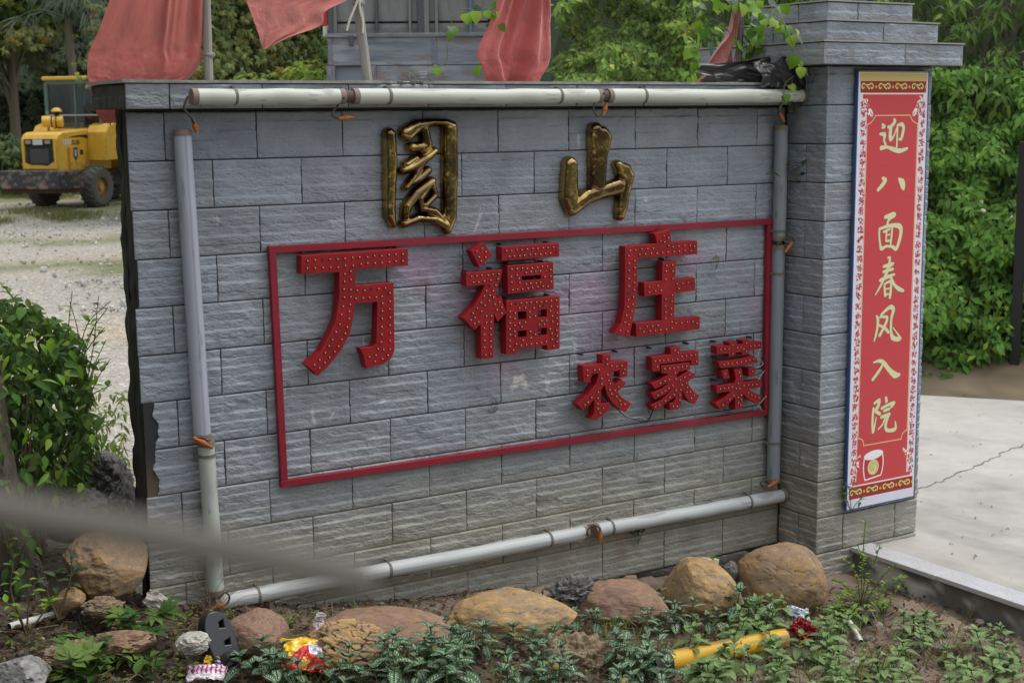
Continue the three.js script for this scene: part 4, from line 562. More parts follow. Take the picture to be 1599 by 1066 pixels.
  pn('reflector_strip', X(503.5), X(511.5), Yp(38), Yp(2), -0.03, 0.012, std([0.5, 0.04, 0.05], 0.5), 'red part of the marker strip'); pn('reflector_strip', X(504), X(511), Yp(54), Yp(38.5), -0.03, 0.012, std([0.6, 0.6, 0.55], 0.5), 'white part of the marker strip');
  pn('chassis', X(560), X(790), 0.55, by - 0.02, -6, 5.9, dark);
  for (const s of [-1, 1]) for (const z of [-1.2, -4.8]) { const w = part('wheel', new THREE.CylinderGeometry(0.48, 0.48, 0.5, 28).rotateZ(Math.PI / 2).translate(s * (W / 2 - 0.35), 0.48, z), std([0.03, 0.03, 0.03], 0.9), t); part('rim', new THREE.CylinderGeometry(0.26, 0.26, 0.52, 20).rotateZ(Math.PI / 2).translate(s * (W / 2 - 0.35), 0.48, z), grey, w); }
}
// ---------------------------------------------------------------- wheel loader on the lot
{
  const base = onLot(110, 322), t = thing('wheel_loader', 'worn yellow wheel loader with black counterweight parked on the gravel lot', 'loader', base, 0), d = EYE.distanceTo(base), S = d / 33.8 * 0.955;
  const toEye = Math.atan2(EYE.x - base.x, EYE.z - base.z); t.rotation.y = toEye - 0.62 ; t.scale.setScalar(S);
  const yel = new THREE.MeshPhysicalMaterial({ color: 0xffffff, map: dataMap(256, 256, (u, v) => { const n = pfbm(u, v, 4, 101, 6), m = pfbm(u, v, 9, 102, 5), k = 1 + 0.2 * n, g = sstep(0.1, 0.5, m) * 0.22; return [lerp(0.7 * k, 0.28, g), lerp(0.42 * k, 0.14, g), lerp(0.045 * k, 0.04, g)]; }), roughness: 0.45, clearcoat: 0.2 });
  const blk = new THREE.MeshStandardMaterial({ color: 0xffffff, map: dataMap(256, 256, (u, v) => { const n = pfbm(u, v, 5, 111, 6), m = pfbm(u, v, 12, 112, 4), g = sstep(0.14, 0.3, m), r = sstep(0.15, 0.35, n); return [0.035 + 0.12 * g + 0.1 * r, 0.036 + 0.1 * g + 0.045 * r, 0.042 + 0.1 * g + 0.03 * r]; }), roughness: 0.6 });
  const rubber = new THREE.MeshStandardMaterial({ color: C(0.11, 0.108, 0.105), roughness: 0.95 }), darkIn = std([0.018, 0.018, 0.018], 0.8), teal = std([0.1, 0.155, 0.15], 0.5), glass = new THREE.MeshPhysicalMaterial({ color: C(0.66, 0.72, 0.72), roughness: 0.06, transmission: 1, thickness: 0 }), metal = std([0.4, 0.4, 0.4], 0.35, { metalness: 0.8 });
  const b = (n, w, h, dd, x, y, z, m, r = 0.02, l) => part(n, box(w, h, dd, x, y, z, r), m, t, l);
  // local axes: +z to the rear (towards the road), +x to the vehicle's side seen on the right
  const zr = 1.0;
  // counterweight with chamfered ends
  { const s = new THREE.Shape([[-1.0, -0.25], [0.62, -0.25], [0.95, 0.05], [0.95, 0.42], [-1.0, 0.42]].map(([x, z]) => new THREE.Vector2(x, z))); const s2 = new THREE.Shape([[-0.88, 0.3], [-0.88, -0.36], [-0.82, -0.42], [0.82, -0.42], [0.9, -0.34], [0.9, 0.3]].map(([x, z]) => new THREE.Vector2(x, z))); const g = new THREE.ExtrudeGeometry(s2, { depth: 0.36, bevelEnabled: true, bevelSize: 0.02, bevelThickness: 0.02, bevelSegments: 2 }); g.rotateX(-Math.PI / 2); g.translate(0, 0.5, zr + 0.1); part('counterweight', g, blk, t, 'scuffed black rear counterweight'); void s; b('counterweight_lip', 1.74, 0.12, 0.62, 0, 0.44, zr + 0.06, std([0.09, 0.045, 0.035], 0.8), 0.02, 'rusty lower lip of the counterweight'); }
  // hood: side profile extruded across, with the grille opening framed at the back
  { const prof = new THREE.Shape([[-1.0, 0.88], [zr, 0.88], [zr, 0.93], [zr + 0.04, 1.55], [zr - 0.02, 1.66], [zr - 0.14, 1.71], [-1.0, 1.83]].map(([z, y]) => new THREE.Vector2(z, y))); const g = new THREE.ExtrudeGeometry(prof, { depth: 0.9, bevelEnabled: true, bevelSize: 0.03, bevelThickness: 0.04, bevelSegments: 3 }); g.rotateY(-Math.PI / 2); g.translate(0.45, 0, 0); part('hood', g, yel, t, 'dented yellow engine hood'); }
  b('grille_opening', 0.74, 0.5, 0.04, 0, 1.22, zr + 0.055, darkIn, 0.01); b('radiator', 0.5, 0.34, 0.02, 0.02, 1.2, zr + 0.078, std([0.06, 0.062, 0.062], 0.8), 0.005);
  b('lamp_bar', 0.76, 0.14, 0.05, 0, 1.52, zr + 0.07, darkIn, 0.01); for (const s of [-1, 1]) b('tail_lamp', 0.15, 0.08, 0.02, s * 0.26, 1.52, zr + 0.1, new THREE.MeshPhysicalMaterial({ color: C(0.3, 0.28, 0.2), roughness: 0.3 }), 0.008); b('number_plate', 0.26, 0.115, 0.02, 0, 1.515, zr + 0.105, std([0.55, 0.58, 0.6], 0.5), 0.006);
  // grille chin: notched yellow lower edge
  { const s = new THREE.Shape([[-0.4, 0], [-0.4, 0.14], [-0.22, 0.08], [0.02, 0.08], [0.22, 0.06], [0.4, 0.16], [0.4, 0]].map(([x, y]) => new THREE.Vector2(x, y))); part('grille_chin', new THREE.ExtrudeGeometry(s, { depth: 0.05, bevelEnabled: false }).translate(0, 0.92, zr + 0.045), yel, t); }
  for (const s of [-1, 1]) b('grille_frame', 0.07, 0.7, 0.05, s * 0.425, 1.26, zr + 0.06, yel, 0.015);
  // printed side of the hood
  { const pr = canvasMap(512, 400, (g, w, h) => { const R = rng(9); g.clearRect(0, 0, w, h); g.fillStyle = '#20242a'; g.beginPath(); g.moveTo(110, 40); g.quadraticCurveTo(330, 4, 480, 16); g.quadraticCurveTo(420, 22, 500, 80); g.quadraticCurveTo(430, 38, 300, 36); g.fill(); for (let i = 0; i < 3; i++) { g.fillStyle = '#e8e6df'; g.fillRect(30 + i * 46, 62, 40, 56); g.fillStyle = '#1c2026'; g.fillRect(44 + i * 46, 68, 11, 44); } g.font = 'bold 62px sans-serif'; g.fillStyle = '#22262c'; g.fillText('ZL20', 172, 116); g.fillStyle = '#c2491d'; for (let i = 0; i < 15; i++) { g.fillRect(92, 150 + i * 16, 18, 8); g.fillRect(118, 150 + i * 16, 18, 8); } g.fillStyle = '#39485c'; g.beginPath(); g.moveTo(196, 150); g.lineTo(270, 150); g.lineTo(270, 250); g.lineTo(233, 300); g.lineTo(196, 250); g.fill(); g.fillStyle = '#9fb0c2'; g.fillRect(214, 176, 38, 70); g.fillStyle = '#2a2320'; g.fillRect(310, 176, 50, 54); for (let i = 0; i < 120; i++) { g.fillStyle = `rgba(110,66,20,${rr(R, 0.1, 0.5)})`; g.fillRect(R() * w, 280 + R() * 120, rr(R, 2, 10), rr(R, 2, 14)); } });
    const g = new THREE.PlaneGeometry(1.15, 0.84); g.rotateY(Math.PI / 2); g.translate(0.497, 1.28, zr - 0.66); part('hood_lettering', g, new THREE.MeshStandardMaterial({ map: pr, transparent: true, alphaTest: 0.3, roughness: 0.5 }), t); }
  // air cleaner
  part('air_cleaner', new THREE.CylinderGeometry(0.125, 0.125, 0.46, 24).rotateZ(Math.PI / 2).rotateY(0.5).translate(0.0, 1.98, 0.5), yel, t); for (const s of [-0.04, 0.05]) part('clamp_band', new THREE.TorusGeometry(0.128, 0.012, 6, 24).rotateY(Math.PI / 2 + 0.5).translate(s * 1.0 + 0.03, 1.98, 0.5 - s * 0.5), darkIn, t); part('intake_cap', new THREE.SphereGeometry(0.125, 20, 8, 0, 7, 0, 1.57).scale(1, 0.75, 1).translate(0.06, 2.2, 0.42), yel, t); part('intake_pipe', new THREE.CylinderGeometry(0.055, 0.055, 0.22, 14).translate(0.06, 2.1, 0.42), darkIn, t);
  part('exhaust_pipe', rod(V(-0.2, 1.75, 0.4), V(-0.2, 2.22, 0.4), 0.03, 0.03, 12), metal, t);
  // cab
  const cz0 = -1.75, cz1 = -0.35, cw = 0.74; b('cab_roof', 1.62, 0.09, 1.6, 0, 2.98, (cz0 + cz1) / 2, yel, 0.03); b('roof_lining', 1.5, 0.1, 1.48, 0, 2.89, (cz0 + cz1) / 2, teal, 0.02);
  for (const x of [-cw, cw]) for (const z of [cz0, cz1]) b('cab_pillar', 0.1, 1.2, 0.1, x, 2.3, z, teal, 0.02); b('cab_pillar', 0.05, 1.2, 0.06, 0.05, 2.3, cz1, teal, 0.01);
  b('rear_window', 1.36, 1.1, 0.012, 0, 2.3, cz1, glass, 0.003); b('side_window', 0.012, 1.1, 1.28, cw, 2.3, (cz0 + cz1) / 2, glass, 0.003); b('side_window', 0.012, 1.1, 1.28, -cw, 2.3, (cz0 + cz1) / 2, glass, 0.003); b('windscreen', 1.36, 1.1, 0.012, 0, 2.3, cz0, glass, 0.003);
  b('seat', 0.5, 0.75, 0.14, 0.1, 2.0, -0.95, darkIn, 0.05); b('seat', 0.5, 0.12, 0.5, 0.1, 1.72, -1.15, darkIn, 0.05); b('cab_base', 1.58, 0.2, 1.6, 0, 1.66, (cz0 + cz1) / 2, yel, 0.03); b('sun_visor', 0.22, 0.08, 0.02, 0.48, 2.78, cz1 + 0.02, std([0.55, 0.55, 0.5], 0.5), 0.006); part('hand_rail', rod(V(-0.62, 2.12, cz1 + 0.12), V(0.78, 2.12, cz1 + 0.12), 0.018, 0.018, 8), metal, t);
  // side tank under the cab, mudguard and front frame
  { const prof = new THREE.Shape([[-1.5, 1.1], [-0.12, 1.1], [-0.12, 1.72], [-0.22, 1.86], [-0.42, 1.92], [-1.5, 1.92]].map(([z, y]) => new THREE.Vector2(z, y))); for (const s of [0.5, -1.0]) part('side_tank', new THREE.ExtrudeGeometry(prof, { depth: 0.5, bevelEnabled: true, bevelSize: 0.02, bevelThickness: 0.02, bevelSegments: 2 }).rotateY(-Math.PI / 2).translate(s + 0.5, 0, 0), yel, t); }
  b('front_frame', 0.9, 0.6, 2.0, 0, 1.1, -2.6, yel, 0.03); b('rear_frame', 0.62, 0.4, 3, 0, 0.62, -0.6, darkIn, 0.03); b('step', 0.5, 0.08, 0.5, 0.85, 0.75, -1.4, darkIn, 0.02);
  for (const s of [-1, 1]) { part('lift_arm', rod(V(s * 0.45, 1.7, -2.6), V(s * 0.45, 0.7, -4.1), 0.12, 0.12, 8), yel, t); }
  { const bk = new THREE.Shape([[-0.5, 0], [0.35, 0.05], [0.5, 0.35], [0.45, 0.8], [0.38, 0.8], [0.38, 0.4], [0.28, 0.14], [-0.5, 0.06]].map(([z, y]) => new THREE.Vector2(z, y))); part('bucket', new THREE.ExtrudeGeometry(bk, { depth: 2.1, bevelEnabled: false }).rotateY(-Math.PI / 2).translate(1.05, 0.1, -4.3), blk, t); }
  // wheels with lugs
  const tyreProf = [[0.22, -0.16], [0.4, -0.19], [0.455, -0.15], [0.468, -0.08], [0.47, 0.08], [0.455, 0.15], [0.4, 0.19], [0.22, 0.16]].map(([x, y]) => new THREE.Vector2(x, y));
  for (const s of [-1, 1]) for (const z of [-0.02, -2.6]) {
    const w = new THREE.Group(); w.name = 'wheel'; w.position.set(s * 0.72, 0.465, z); t.add(w); const g = [new THREE.LatheGeometry(tyreProf, 36)]; for (let i = 0; i < 20; i++) for (const q of [-1, 1]) { const l = new THREE.BoxGeometry(0.05, 0.17, 0.03); l.rotateX(q * 0.5); l.translate(0.462, q * 0.09, 0); l.rotateY(i / 20 * 2 * Math.PI + q * 0.08); g.push(l); }
    const ty = merged(g); ty.rotateZ(Math.PI / 2); part('tyre', ty, rubber, w); const rim = merged([new THREE.CylinderGeometry(0.235, 0.235, 0.26, 28, 1, true), new THREE.CylinderGeometry(0.2, 0.2, 0.08, 24).translate(0, -s * 0.06, 0), new THREE.CylinderGeometry(0.09, 0.09, 0.3, 16)]); rim.rotateZ(Math.PI / 2); part('rim', rim, new THREE.MeshStandardMaterial({ color: C(0.42, 0.24, 0.08), roughness: 0.7, side: THREE.DoubleSide }), w);
  }
}
// ---------------------------------------------------------------- black gate at the right edge
{
  const p = onY(1583, 597, -0.02), t = thing('metal_gate', 'black metal gate post and leaf at the edge of the driveway', 'gate', p, 0.6), m = new THREE.MeshPhysicalMaterial({ color: C(0.012, 0.012, 0.013), roughness: 0.5 });
  part('gate_post', box(0.085, 2.1, 0.085, 0.045, 1.07, 0, 0.006), m, t); part('gate_rail', box(1.6, 0.07, 0.06, 0.89, 0.07, 0, 0.004), m, t); part('gate_rail', box(1.6, 0.36, 0.05, 0.89, 1.02, 0, 0.004), m, t); part('gate_rail', box(1.6, 0.07, 0.06, 0.89, 1.98, 0, 0.004), m, t); for (let i = 0; i < 6; i++) part('gate_bar', box(0.03, 1.85, 0.03, 0.3 + i * 0.24, 1.02, 0.0, 0.003), m, t);
}
// ---------------------------------------------------------------- stones
const stoneBump = relief(4, 2.5);
const rockMats = { tan: [[0.34, 0.24, 0.135], [0.4, 0.26, 0.115], [0.24, 0.19, 0.145]], brown: [[0.27, 0.185, 0.115], [0.3, 0.19, 0.095], [0.2, 0.155, 0.12]], red: [[0.27, 0.17, 0.125], [0.26, 0.16, 0.1], [0.17, 0.105, 0.08]], grey: [[0.11, 0.105, 0.1], [0.17, 0.165, 0.155], [0.06, 0.06, 0.055]], soil: [[0.19, 0.14, 0.085], [0.25, 0.185, 0.12], [0.1, 0.075, 0.055]], concrete: [[0.2, 0.2, 0.2], [0.3, 0.29, 0.28], [0.11, 0.11, 0.1]], white: [[0.4, 0.39, 0.34], [0.48, 0.46, 0.4], [0.26, 0.24, 0.2]] };
const rockM = new THREE.MeshStandardMaterial({ vertexColors: true, roughness: 0.85, bumpMap: stoneBump, bumpScale: 0.0012 });
function rockGeo(rx, ry, rz, pal, seed, o = {}) {
  const g0 = new THREE.IcosahedronGeometry(1, o.det || 50), R = rng(seed), p = g0.attributes.position, col = [], uv = g0.attributes.uv, amp = o.amp ?? 0.16, cut = []; for (let i = 0; i < (o.facets ?? 5); i++) cut.push([V(rr(R, -1, 1), rr(R, -0.7, 1), rr(R, -1, 1)).normalize(), rr(R, 0.72, 0.95)]);
  for (let i = 0; i < p.count; i++) {
    const v = V(p.getX(i), p.getY(i), p.getZ(i)).normalize(), f = fbm(v.x * 1.2 + seed, v.y * 1.2, v.z * 1.2, 3), h = fbm(v.x * 3.5 + seed, v.y * 4.5, v.z * 3.5, 6), e = Math.abs(fbm(v.x * 2.4 + seed, v.y * 3.2, v.z * 2.4, 3));
    let r = 1 + amp * 2 * f + (o.rough ?? 0.018) * h * 2; const q = v.clone().multiplyScalar(r); for (const [n, d] of cut) { const k = q.dot(n) - d; if (k > 0) q.addScaledVector(n, -k * (o.flat ?? 0.6)); } const crack = sstep(0.03, 0.0, e) * (o.crack ?? 0.02); q.multiplyScalar(1 - crack);
    p.setXYZ(i, q.x * rx, q.y * ry, q.z * rz); uv.setXY(i, Math.atan2(v.x, v.z) / 6.283 + 0.5, v.y * 0.5 + 0.5);
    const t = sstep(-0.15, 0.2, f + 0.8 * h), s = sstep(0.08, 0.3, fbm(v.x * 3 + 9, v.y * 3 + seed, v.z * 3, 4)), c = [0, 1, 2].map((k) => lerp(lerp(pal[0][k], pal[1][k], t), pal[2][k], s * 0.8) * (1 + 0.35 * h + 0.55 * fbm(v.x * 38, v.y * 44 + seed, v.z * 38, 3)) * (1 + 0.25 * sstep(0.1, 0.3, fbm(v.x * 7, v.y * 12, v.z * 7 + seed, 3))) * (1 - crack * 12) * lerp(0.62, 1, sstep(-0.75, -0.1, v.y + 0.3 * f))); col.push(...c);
  }
  g0.setAttribute('color', new THREE.Float32BufferAttribute(col, 3)); let g = g0; g.deleteAttribute('normal'); const m = mergeVerticesLite(g); return m;
}
function mergeVerticesLite(g) { const p = g.attributes.position, n = p.count, key = new Map(), map = [], pos = [], col = [], uv = []; for (let i = 0; i < n; i++) { const k = `${Math.round(p.getX(i) * 1e5)},${Math.round(p.getY(i) * 1e5)},${Math.round(p.getZ(i) * 1e5)}`; if (!key.has(k)) { key.set(k, pos.length / 3); pos.push(p.getX(i), p.getY(i), p.getZ(i)); col.push(g.attributes.color.getX(i), g.attributes.color.getY(i), g.attributes.color.getZ(i)); uv.push(g.attributes.uv.getX(i), g.attributes.uv.getY(i)); } map.push(key.get(k)); } const o = new THREE.BufferGeometry(); o.setAttribute('position', new THREE.Float32BufferAttribute(pos, 3)); o.setAttribute('color', new THREE.Float32BufferAttribute(col, 3)); o.setAttribute('uv', new THREE.Float32BufferAttribute(uv, 2)); o.setIndex(map); o.computeVertexNormals(); return o; }
const faceEye = (p) => Math.atan2(EYE.x - p.x, EYE.z - p.z);
function rock(label, cx, cy, hw, hh, z, depth, pal, seed, o = {}) { // centre and half size in the picture, on the plane z
  const c = onZ(cx, cy, z), k = c.clone().sub(EYE).dot(V(0, 0, -1).applyQuaternion(camera.quaternion)) / FPX;
  const m = solo('boulder', rockGeo(hw * k * 1.03, hh * k * 1.05, depth, rockMats[pal], seed, o), rockM, label, o.cat || 'boulder'); m.position.copy(c); m.rotation.set(o.rx || 0, faceEye(c), o.rz || 0, 'YXZ'); if (o.name) { m.name = numbered(o.name); } return m;
}
rock('large smooth brown boulder in the corner between wall and pillar', 1223, 908, 72, 58, 0.55, 0.2, 'brown', 3, { amp: 0.08, facets: 3, flat: 0.4, rough: 0.01 });
rock('tan rounded boulder left of the big brown one, partly behind leaves', 1098, 925, 62, 50, 0.55, 0.17, 'tan', 14, { amp: 0.12, rz: -0.25 });
rock('pinkish brown flattish rock in the row under the tube connector', 966, 948, 76, 40, 0.52, 0.16, 'red', 25, { amp: 0.12, rz: -0.08 });
rock('long ochre flat-topped boulder in the middle of the rock row', 796, 968, 98, 46, 0.52, 0.19, 'tan', 36, { amp: 0.1, rz: 0.06 });
rock('wide reddish slab-like rock lying low at the wall foot', 596, 1000, 118, 48, 0.55, 0.17, 'red', 47, { amp: 0.08, rz: -0.02, facets: 4 });
rock('eroded yellow-brown rock beside the snack wrapper', 548, 1022, 76, 48, 0.7, 0.1, 'tan', 58, { amp: 0.16, rough: 0.12, crack: 0.12, rz: -0.2 });
rock('brown stone behind the black plastic piece at the left tube corner', 402, 992, 50, 36, 0.5, 0.12, 'red', 69, { amp: 0.1 });
rock('big brown striped boulder resting against the left end of the wall', 165, 882, 67, 52, -0.02, 0.19, 'brown', 80, { amp: 0.1, facets: 7, flat: 0.75, crack: 0.008, rough: 0.06 });
rock('dark stone wedged between the left boulder and the bare wall end', 196, 806, 26, 52, -0.62, 0.12, 'grey', 105, { rough: 0.1, facets: 7 });
rock('dark mossy stone under the left shrub, behind the big left boulder', 118, 806, 66, 36, -0.75, 0.2, 'grey', 103, { rough: 0.12, facets: 7 });
rock('dark stone at the shrub foot next to the grey tree stem', 70, 770, 50, 46, -1.1, 0.2, 'grey', 104, { rough: 0.12, facets: 7 });
rock('small ochre stone below the left tree trunk', 107, 936, 23, 18, 0.1, 0.055, 'tan', 91, { facets: 6 });
rock('dark grey rough rock half hidden behind the wall left end', 166, 752, 38, 46, -0.9, 0.16, 'grey', 102, { rough: 0.14, facets: 7 });
rock('pale grey concrete lump in the bottom left corner', 32, 1056, 46, 32, 0.62, 0.1, 'concrete', 113, { rough: 0.14, facets: 9, flat: 0.9, name: 'concrete_lump', cat: 'rubble' });
rock('crumbly brown clod of earth among leaves at bottom middle', 896, 1046, 68, 50, 0.95, 0.13, 'soil', 124, { rough: 0.2, amp: 0.14, facets: 4, name: 'earth_clod', cat: 'clod' });
rock('grey-brown knotted root clump between two rocks at the wall', 898, 926, 36, 24, 0.42, 0.08, 'grey', 135, { rough: 0.3, name: 'root_clump', cat: 'root' });
rock('small dark brown clod perched above the pinkish rock', 985, 912, 15, 13, 0.3, 0.035, 'soil', 146, { rough: 0.25, name: 'earth_clod', cat: 'clod' });
rock('small grey pebble wedged between the two right boulders', 1140, 893, 15, 16, 0.42, 0.05, 'grey', 157, { rough: 0.1, facets: 8, flat: 0.9 });
rock('grey broken rubble piece left of the wrapper below weeds', 195, 1003, 46, 22, 0.5, 0.08, 'red', 168, { rough: 0.15, facets: 8, flat: 0.8, name: 'rubble_piece', cat: 'rubble' });
rock('brownish rubble lump under the left boulder', 160, 950, 30, 16, 0.2, 0.07, 'soil', 179, { rough: 0.2, name: 'rubble_piece', cat: 'rubble' });
rock('second rubble lump lying lower, beside the broad-leaved weed', 110, 1022, 40, 20, 0.55, 0.08, 'soil', 181, { rough: 0.2, name: 'rubble_piece', cat: 'rubble' });
rock('whitish foam-like chunk lying left of the black plastic piece', 300, 1004, 26, 18, 0.62, 0.05, 'white', 190, { rough: 0.1, facets: 8, flat: 0.9, name: 'foam_chunk', cat: 'litter' });
// ---------------------------------------------------------------- things dropped on the bed
{
  const q = onZ(1108, 878, 0.36), t = thing('wood_block', 'cream offcut of board lying on the tan boulder', 'offcut', q, 0.25); t.rotation.z = -0.25; part('board', box(0.1, 0.045, 0.05, 0, 0, 0, 0.004), std([0.6, 0.52, 0.34], 0.8), t);
  const w = thing('wood_block', 'brown splintered stick of wood wedged beside the ochre boulder', 'offcut', onZ(728, 948, 0.36), 0); w.rotation.z = 0.62; part('board', box(0.15, 0.036, 0.03, 0, 0, 0, 0.006), std([0.2, 0.135, 0.07], 0.9), w);
}
function pipePiece(name, label, cat, a, b, r, mat, o = {}) { const t = thing(name, label, cat, a.clone()), d = b.clone().sub(a), dir = d.clone().normalize(), g = new THREE.LatheGeometry([[r * 0.84, 0], [r, 0], [r, d.length()], [r * 0.84, d.length()], [r * 0.84, 0]].map(([x, y]) => new THREE.Vector2(x, y)), 22); g.applyQuaternion(new THREE.Quaternion().setFromUnitVectors(V(0, 1, 0), dir)); part('pipe_wall', g, mat, t); if (o.band) { const gg = rod(dir.clone().multiplyScalar(-o.band), dir.clone().multiplyScalar(0.004), r * 1.03, r * 1.03, 22); part('dark_end', gg, std([0.02, 0.022, 0.03], 0.6), t, 'black end section of the pipe'); } return t; }
const chalk = std([0.62, 0.6, 0.57], 0.6);
{ const a = onBed(1040, 1046), b = onBed(1222, 1008); a.y += 0.035; b.y += 0.034; pipePiece('yellow_pipe', 'broken yellow pipe with black end lying among the variegated leaves', 'pipe', a, b, 0.047, new THREE.MeshPhysicalMaterial({ color: 0xffffff, roughness: 0.4, map: dataMap(256, 256, (u, v) => { const n = sstep(0.02, 0.35, pfbm(u, v, 6, 121, 5)); return [lerp(0.62, 0.3, n), lerp(0.37, 0.21, n), lerp(0.025, 0.06, n)]; }) }), { band: 0.1 }); }
{ const a = onBed(1327, 980), b = onBed(1345, 1010); a.y += 0.03; b.y += 0.025; pipePiece('white_pipe_offcut', 'short white pipe offcut lying in the soil at right', 'pipe', a, b, 0.0125, chalk); }
{ const a = onBed(14, 990), b = onBed(116, 962); a.y += 0.03; b.y += 0.03; const t = pipePiece('white_stick', 'dirty white broken stick on the ground at the far left', 'stick', a, b, 0.015, new THREE.MeshStandardMaterial({ map: dataMap(128, 256, (u, v) => { const n = sstep(0.0, 0.25, pfbm(u, v, 4, 131, 4)); return [lerp(0.6, 0.1, n), lerp(0.59, 0.08, n), lerp(0.56, 0.06, n)]; }), roughness: 0.8 })); void t; }
// crumpled sheets
function crumple(w, h, seed, amp, nx = 26, f = 1) { const g = new THREE.PlaneGeometry(w, h, nx, nx), p = g.attributes.position; for (let i = 0; i < p.count; i++) { const x = p.getX(i), y = p.getY(i), r = Math.abs(noise(x / w * 4 * f + seed, y / h * 4 * f)) + 0.5 * Math.abs(noise(x / w * 9 * f + seed, y / h * 9 * f)); p.setXYZ(i, x * (1 - 0.15 * r) + 0.08 * w * noise(y / h * 3, seed), y * (1 - 0.1 * r) + 0.1 * h * noise(x / w * 3 + 4, seed), amp * (r * 1.6 - 0.5) + amp * 0.8 * Math.cos(x / w * 2.6) * Math.cos(y / h * 2)); } g.computeVertexNormals(); return g; }
function litter(name, label, px, py, w, h, mat, rot, seed, amp, lift = 0.03) { const q = onBed(px, py); q.y += lift; const m = solo(name, crumple(w, h, seed, amp), mat, label, 'litter'); m.position.copy(q); m.rotation.set(rot[0], faceEye(q) + rot[1], rot[2], 'YXZ'); return m; }
const foil = (map, r = 0.28) => new THREE.MeshPhysicalMaterial({ map, roughness: r, side: THREE.DoubleSide, clearcoat: 0.6, clearcoatRoughness: 0.2 });
litter('snack_wrapper', 'crumpled red and yellow snack wrapper in front of the rocks', 474, 1052, 0.2, 0.15, foil(canvasMap(256, 192, (g, w, h) => { g.fillStyle = '#c8141a'; g.fillRect(0, 0, w, h); g.fillStyle = '#f2c21a'; g.beginPath(); g.moveTo(0, 0); g.lineTo(w, 0); g.lineTo(w, 22); g.quadraticCurveTo(120, 30, 40, 110); g.lineTo(0, 130); g.fill(); g.fillStyle = '#f0a818'; g.fillRect(120, 110, 26, 70); g.fillStyle = '#e9edf4'; g.fillRect(150, 34, 74, 62); g.fillStyle = '#3c5a92'; for (let i = 0; i < 6; i++) g.fillRect(158, 42 + i * 9, 58, 3); })), [-0.75, 0.25, -0.2], 4, 0.024, 0.075);
litter('mesh_sachet', 'silver grey meshed sachet behind the red and yellow wrapper', 510, 1018, 0.11, 0.1, foil(canvasMap(128, 128, (g, w, h) => { g.fillStyle = '#b5a79d'; g.fillRect(0, 0, w, h); g.fillStyle = '#57504c'; for (let i = 0; i < 16; i++) for (let j = 0; j < 16; j++) g.fillRect(i * 8 + 2, j * 8 + 2, 4, 4); }), 0.4), [-0.9, 0.3, -0.3], 9, 0.012, 0.08);
litter('paper_scrap', 'pale blue and white crumpled paper near the big brown boulder', 1245, 972, 0.11, 0.06, foil(canvasMap(64, 64, (g) => { g.fillStyle = '#cfdcea'; g.fillRect(0, 0, 64, 64); g.fillStyle = '#5d7fa8'; g.fillRect(8, 40, 30, 10); g.fillStyle = '#7a2630'; g.fillRect(30, 14, 16, 6); })), [-0.8, 0.2, -0.2], 15, 0.02, 0.05);
litter('crumpled_plastic', 'shiny dark red crumpled plastic next to the yellow pipe end', 1252, 1002, 0.12, 0.1, new THREE.MeshPhysicalMaterial({ color: C(0.3, 0.006, 0.012), roughness: 0.22, side: THREE.DoubleSide, clearcoat: 0.8 }), [-0.7, -0.2, -0.5], 21, 0.04, 0.055);
litter('sweet_packet', 'pink and white striped packet at the bottom edge', 322, 1062, 0.16, 0.07, foil(canvasMap(128, 64, (g) => { g.fillStyle = '#ece6ea'; g.fillRect(0, 0, 128, 64); g.fillStyle = '#c2388c'; for (let i = 0; i < 9; i++) g.fillRect(i * 15, 0, 6, 40); })), [-0.9, 0.1, -0.1], 27, 0.014, 0.03);
litter('yellow_wrapper', 'twisted yellow and clear wrapper beside the striped packet', 338, 1050, 0.1, 0.05, foil(canvasMap(64, 64, (g) => { g.fillStyle = '#d8b52a'; g.fillRect(0, 0, 64, 64); g.fillStyle = '#3c3d52'; g.fillRect(18, 20, 46, 36); g.fillStyle = '#c5cbd2'; g.fillRect(30, 28, 24, 16); })), [-0.9, 0.4, -0.6], 33, 0.016, 0.04);
litter('white_cloth', 'dirty white rag at the foot of the wall left corner', 247, 952, 0.13, 0.08, std([0.5, 0.46, 0.4], 0.9, { side: THREE.DoubleSide }), [-0.5, 0.3, -0.6], 39, 0.03, 0.03);
litter('tissue_scrap', 'small white crumpled tissue beside the wrapper and brown stone', 506 - 6, 1000, 0.045, 0.05, std([0.62, 0.58, 0.57], 0.9, { side: THREE.DoubleSide }), [-0.5, 0.3, -0.6], 45, 0.02, 0.1);
litter('pink_scrap', 'pinkish torn paper scrap among the weeds at left', 200, 1000, 0.12, 0.04, std([0.5, 0.33, 0.25], 0.9, { side: THREE.DoubleSide }), [-1.0, 0.2, -0.1], 51, 0.012, 0.06);
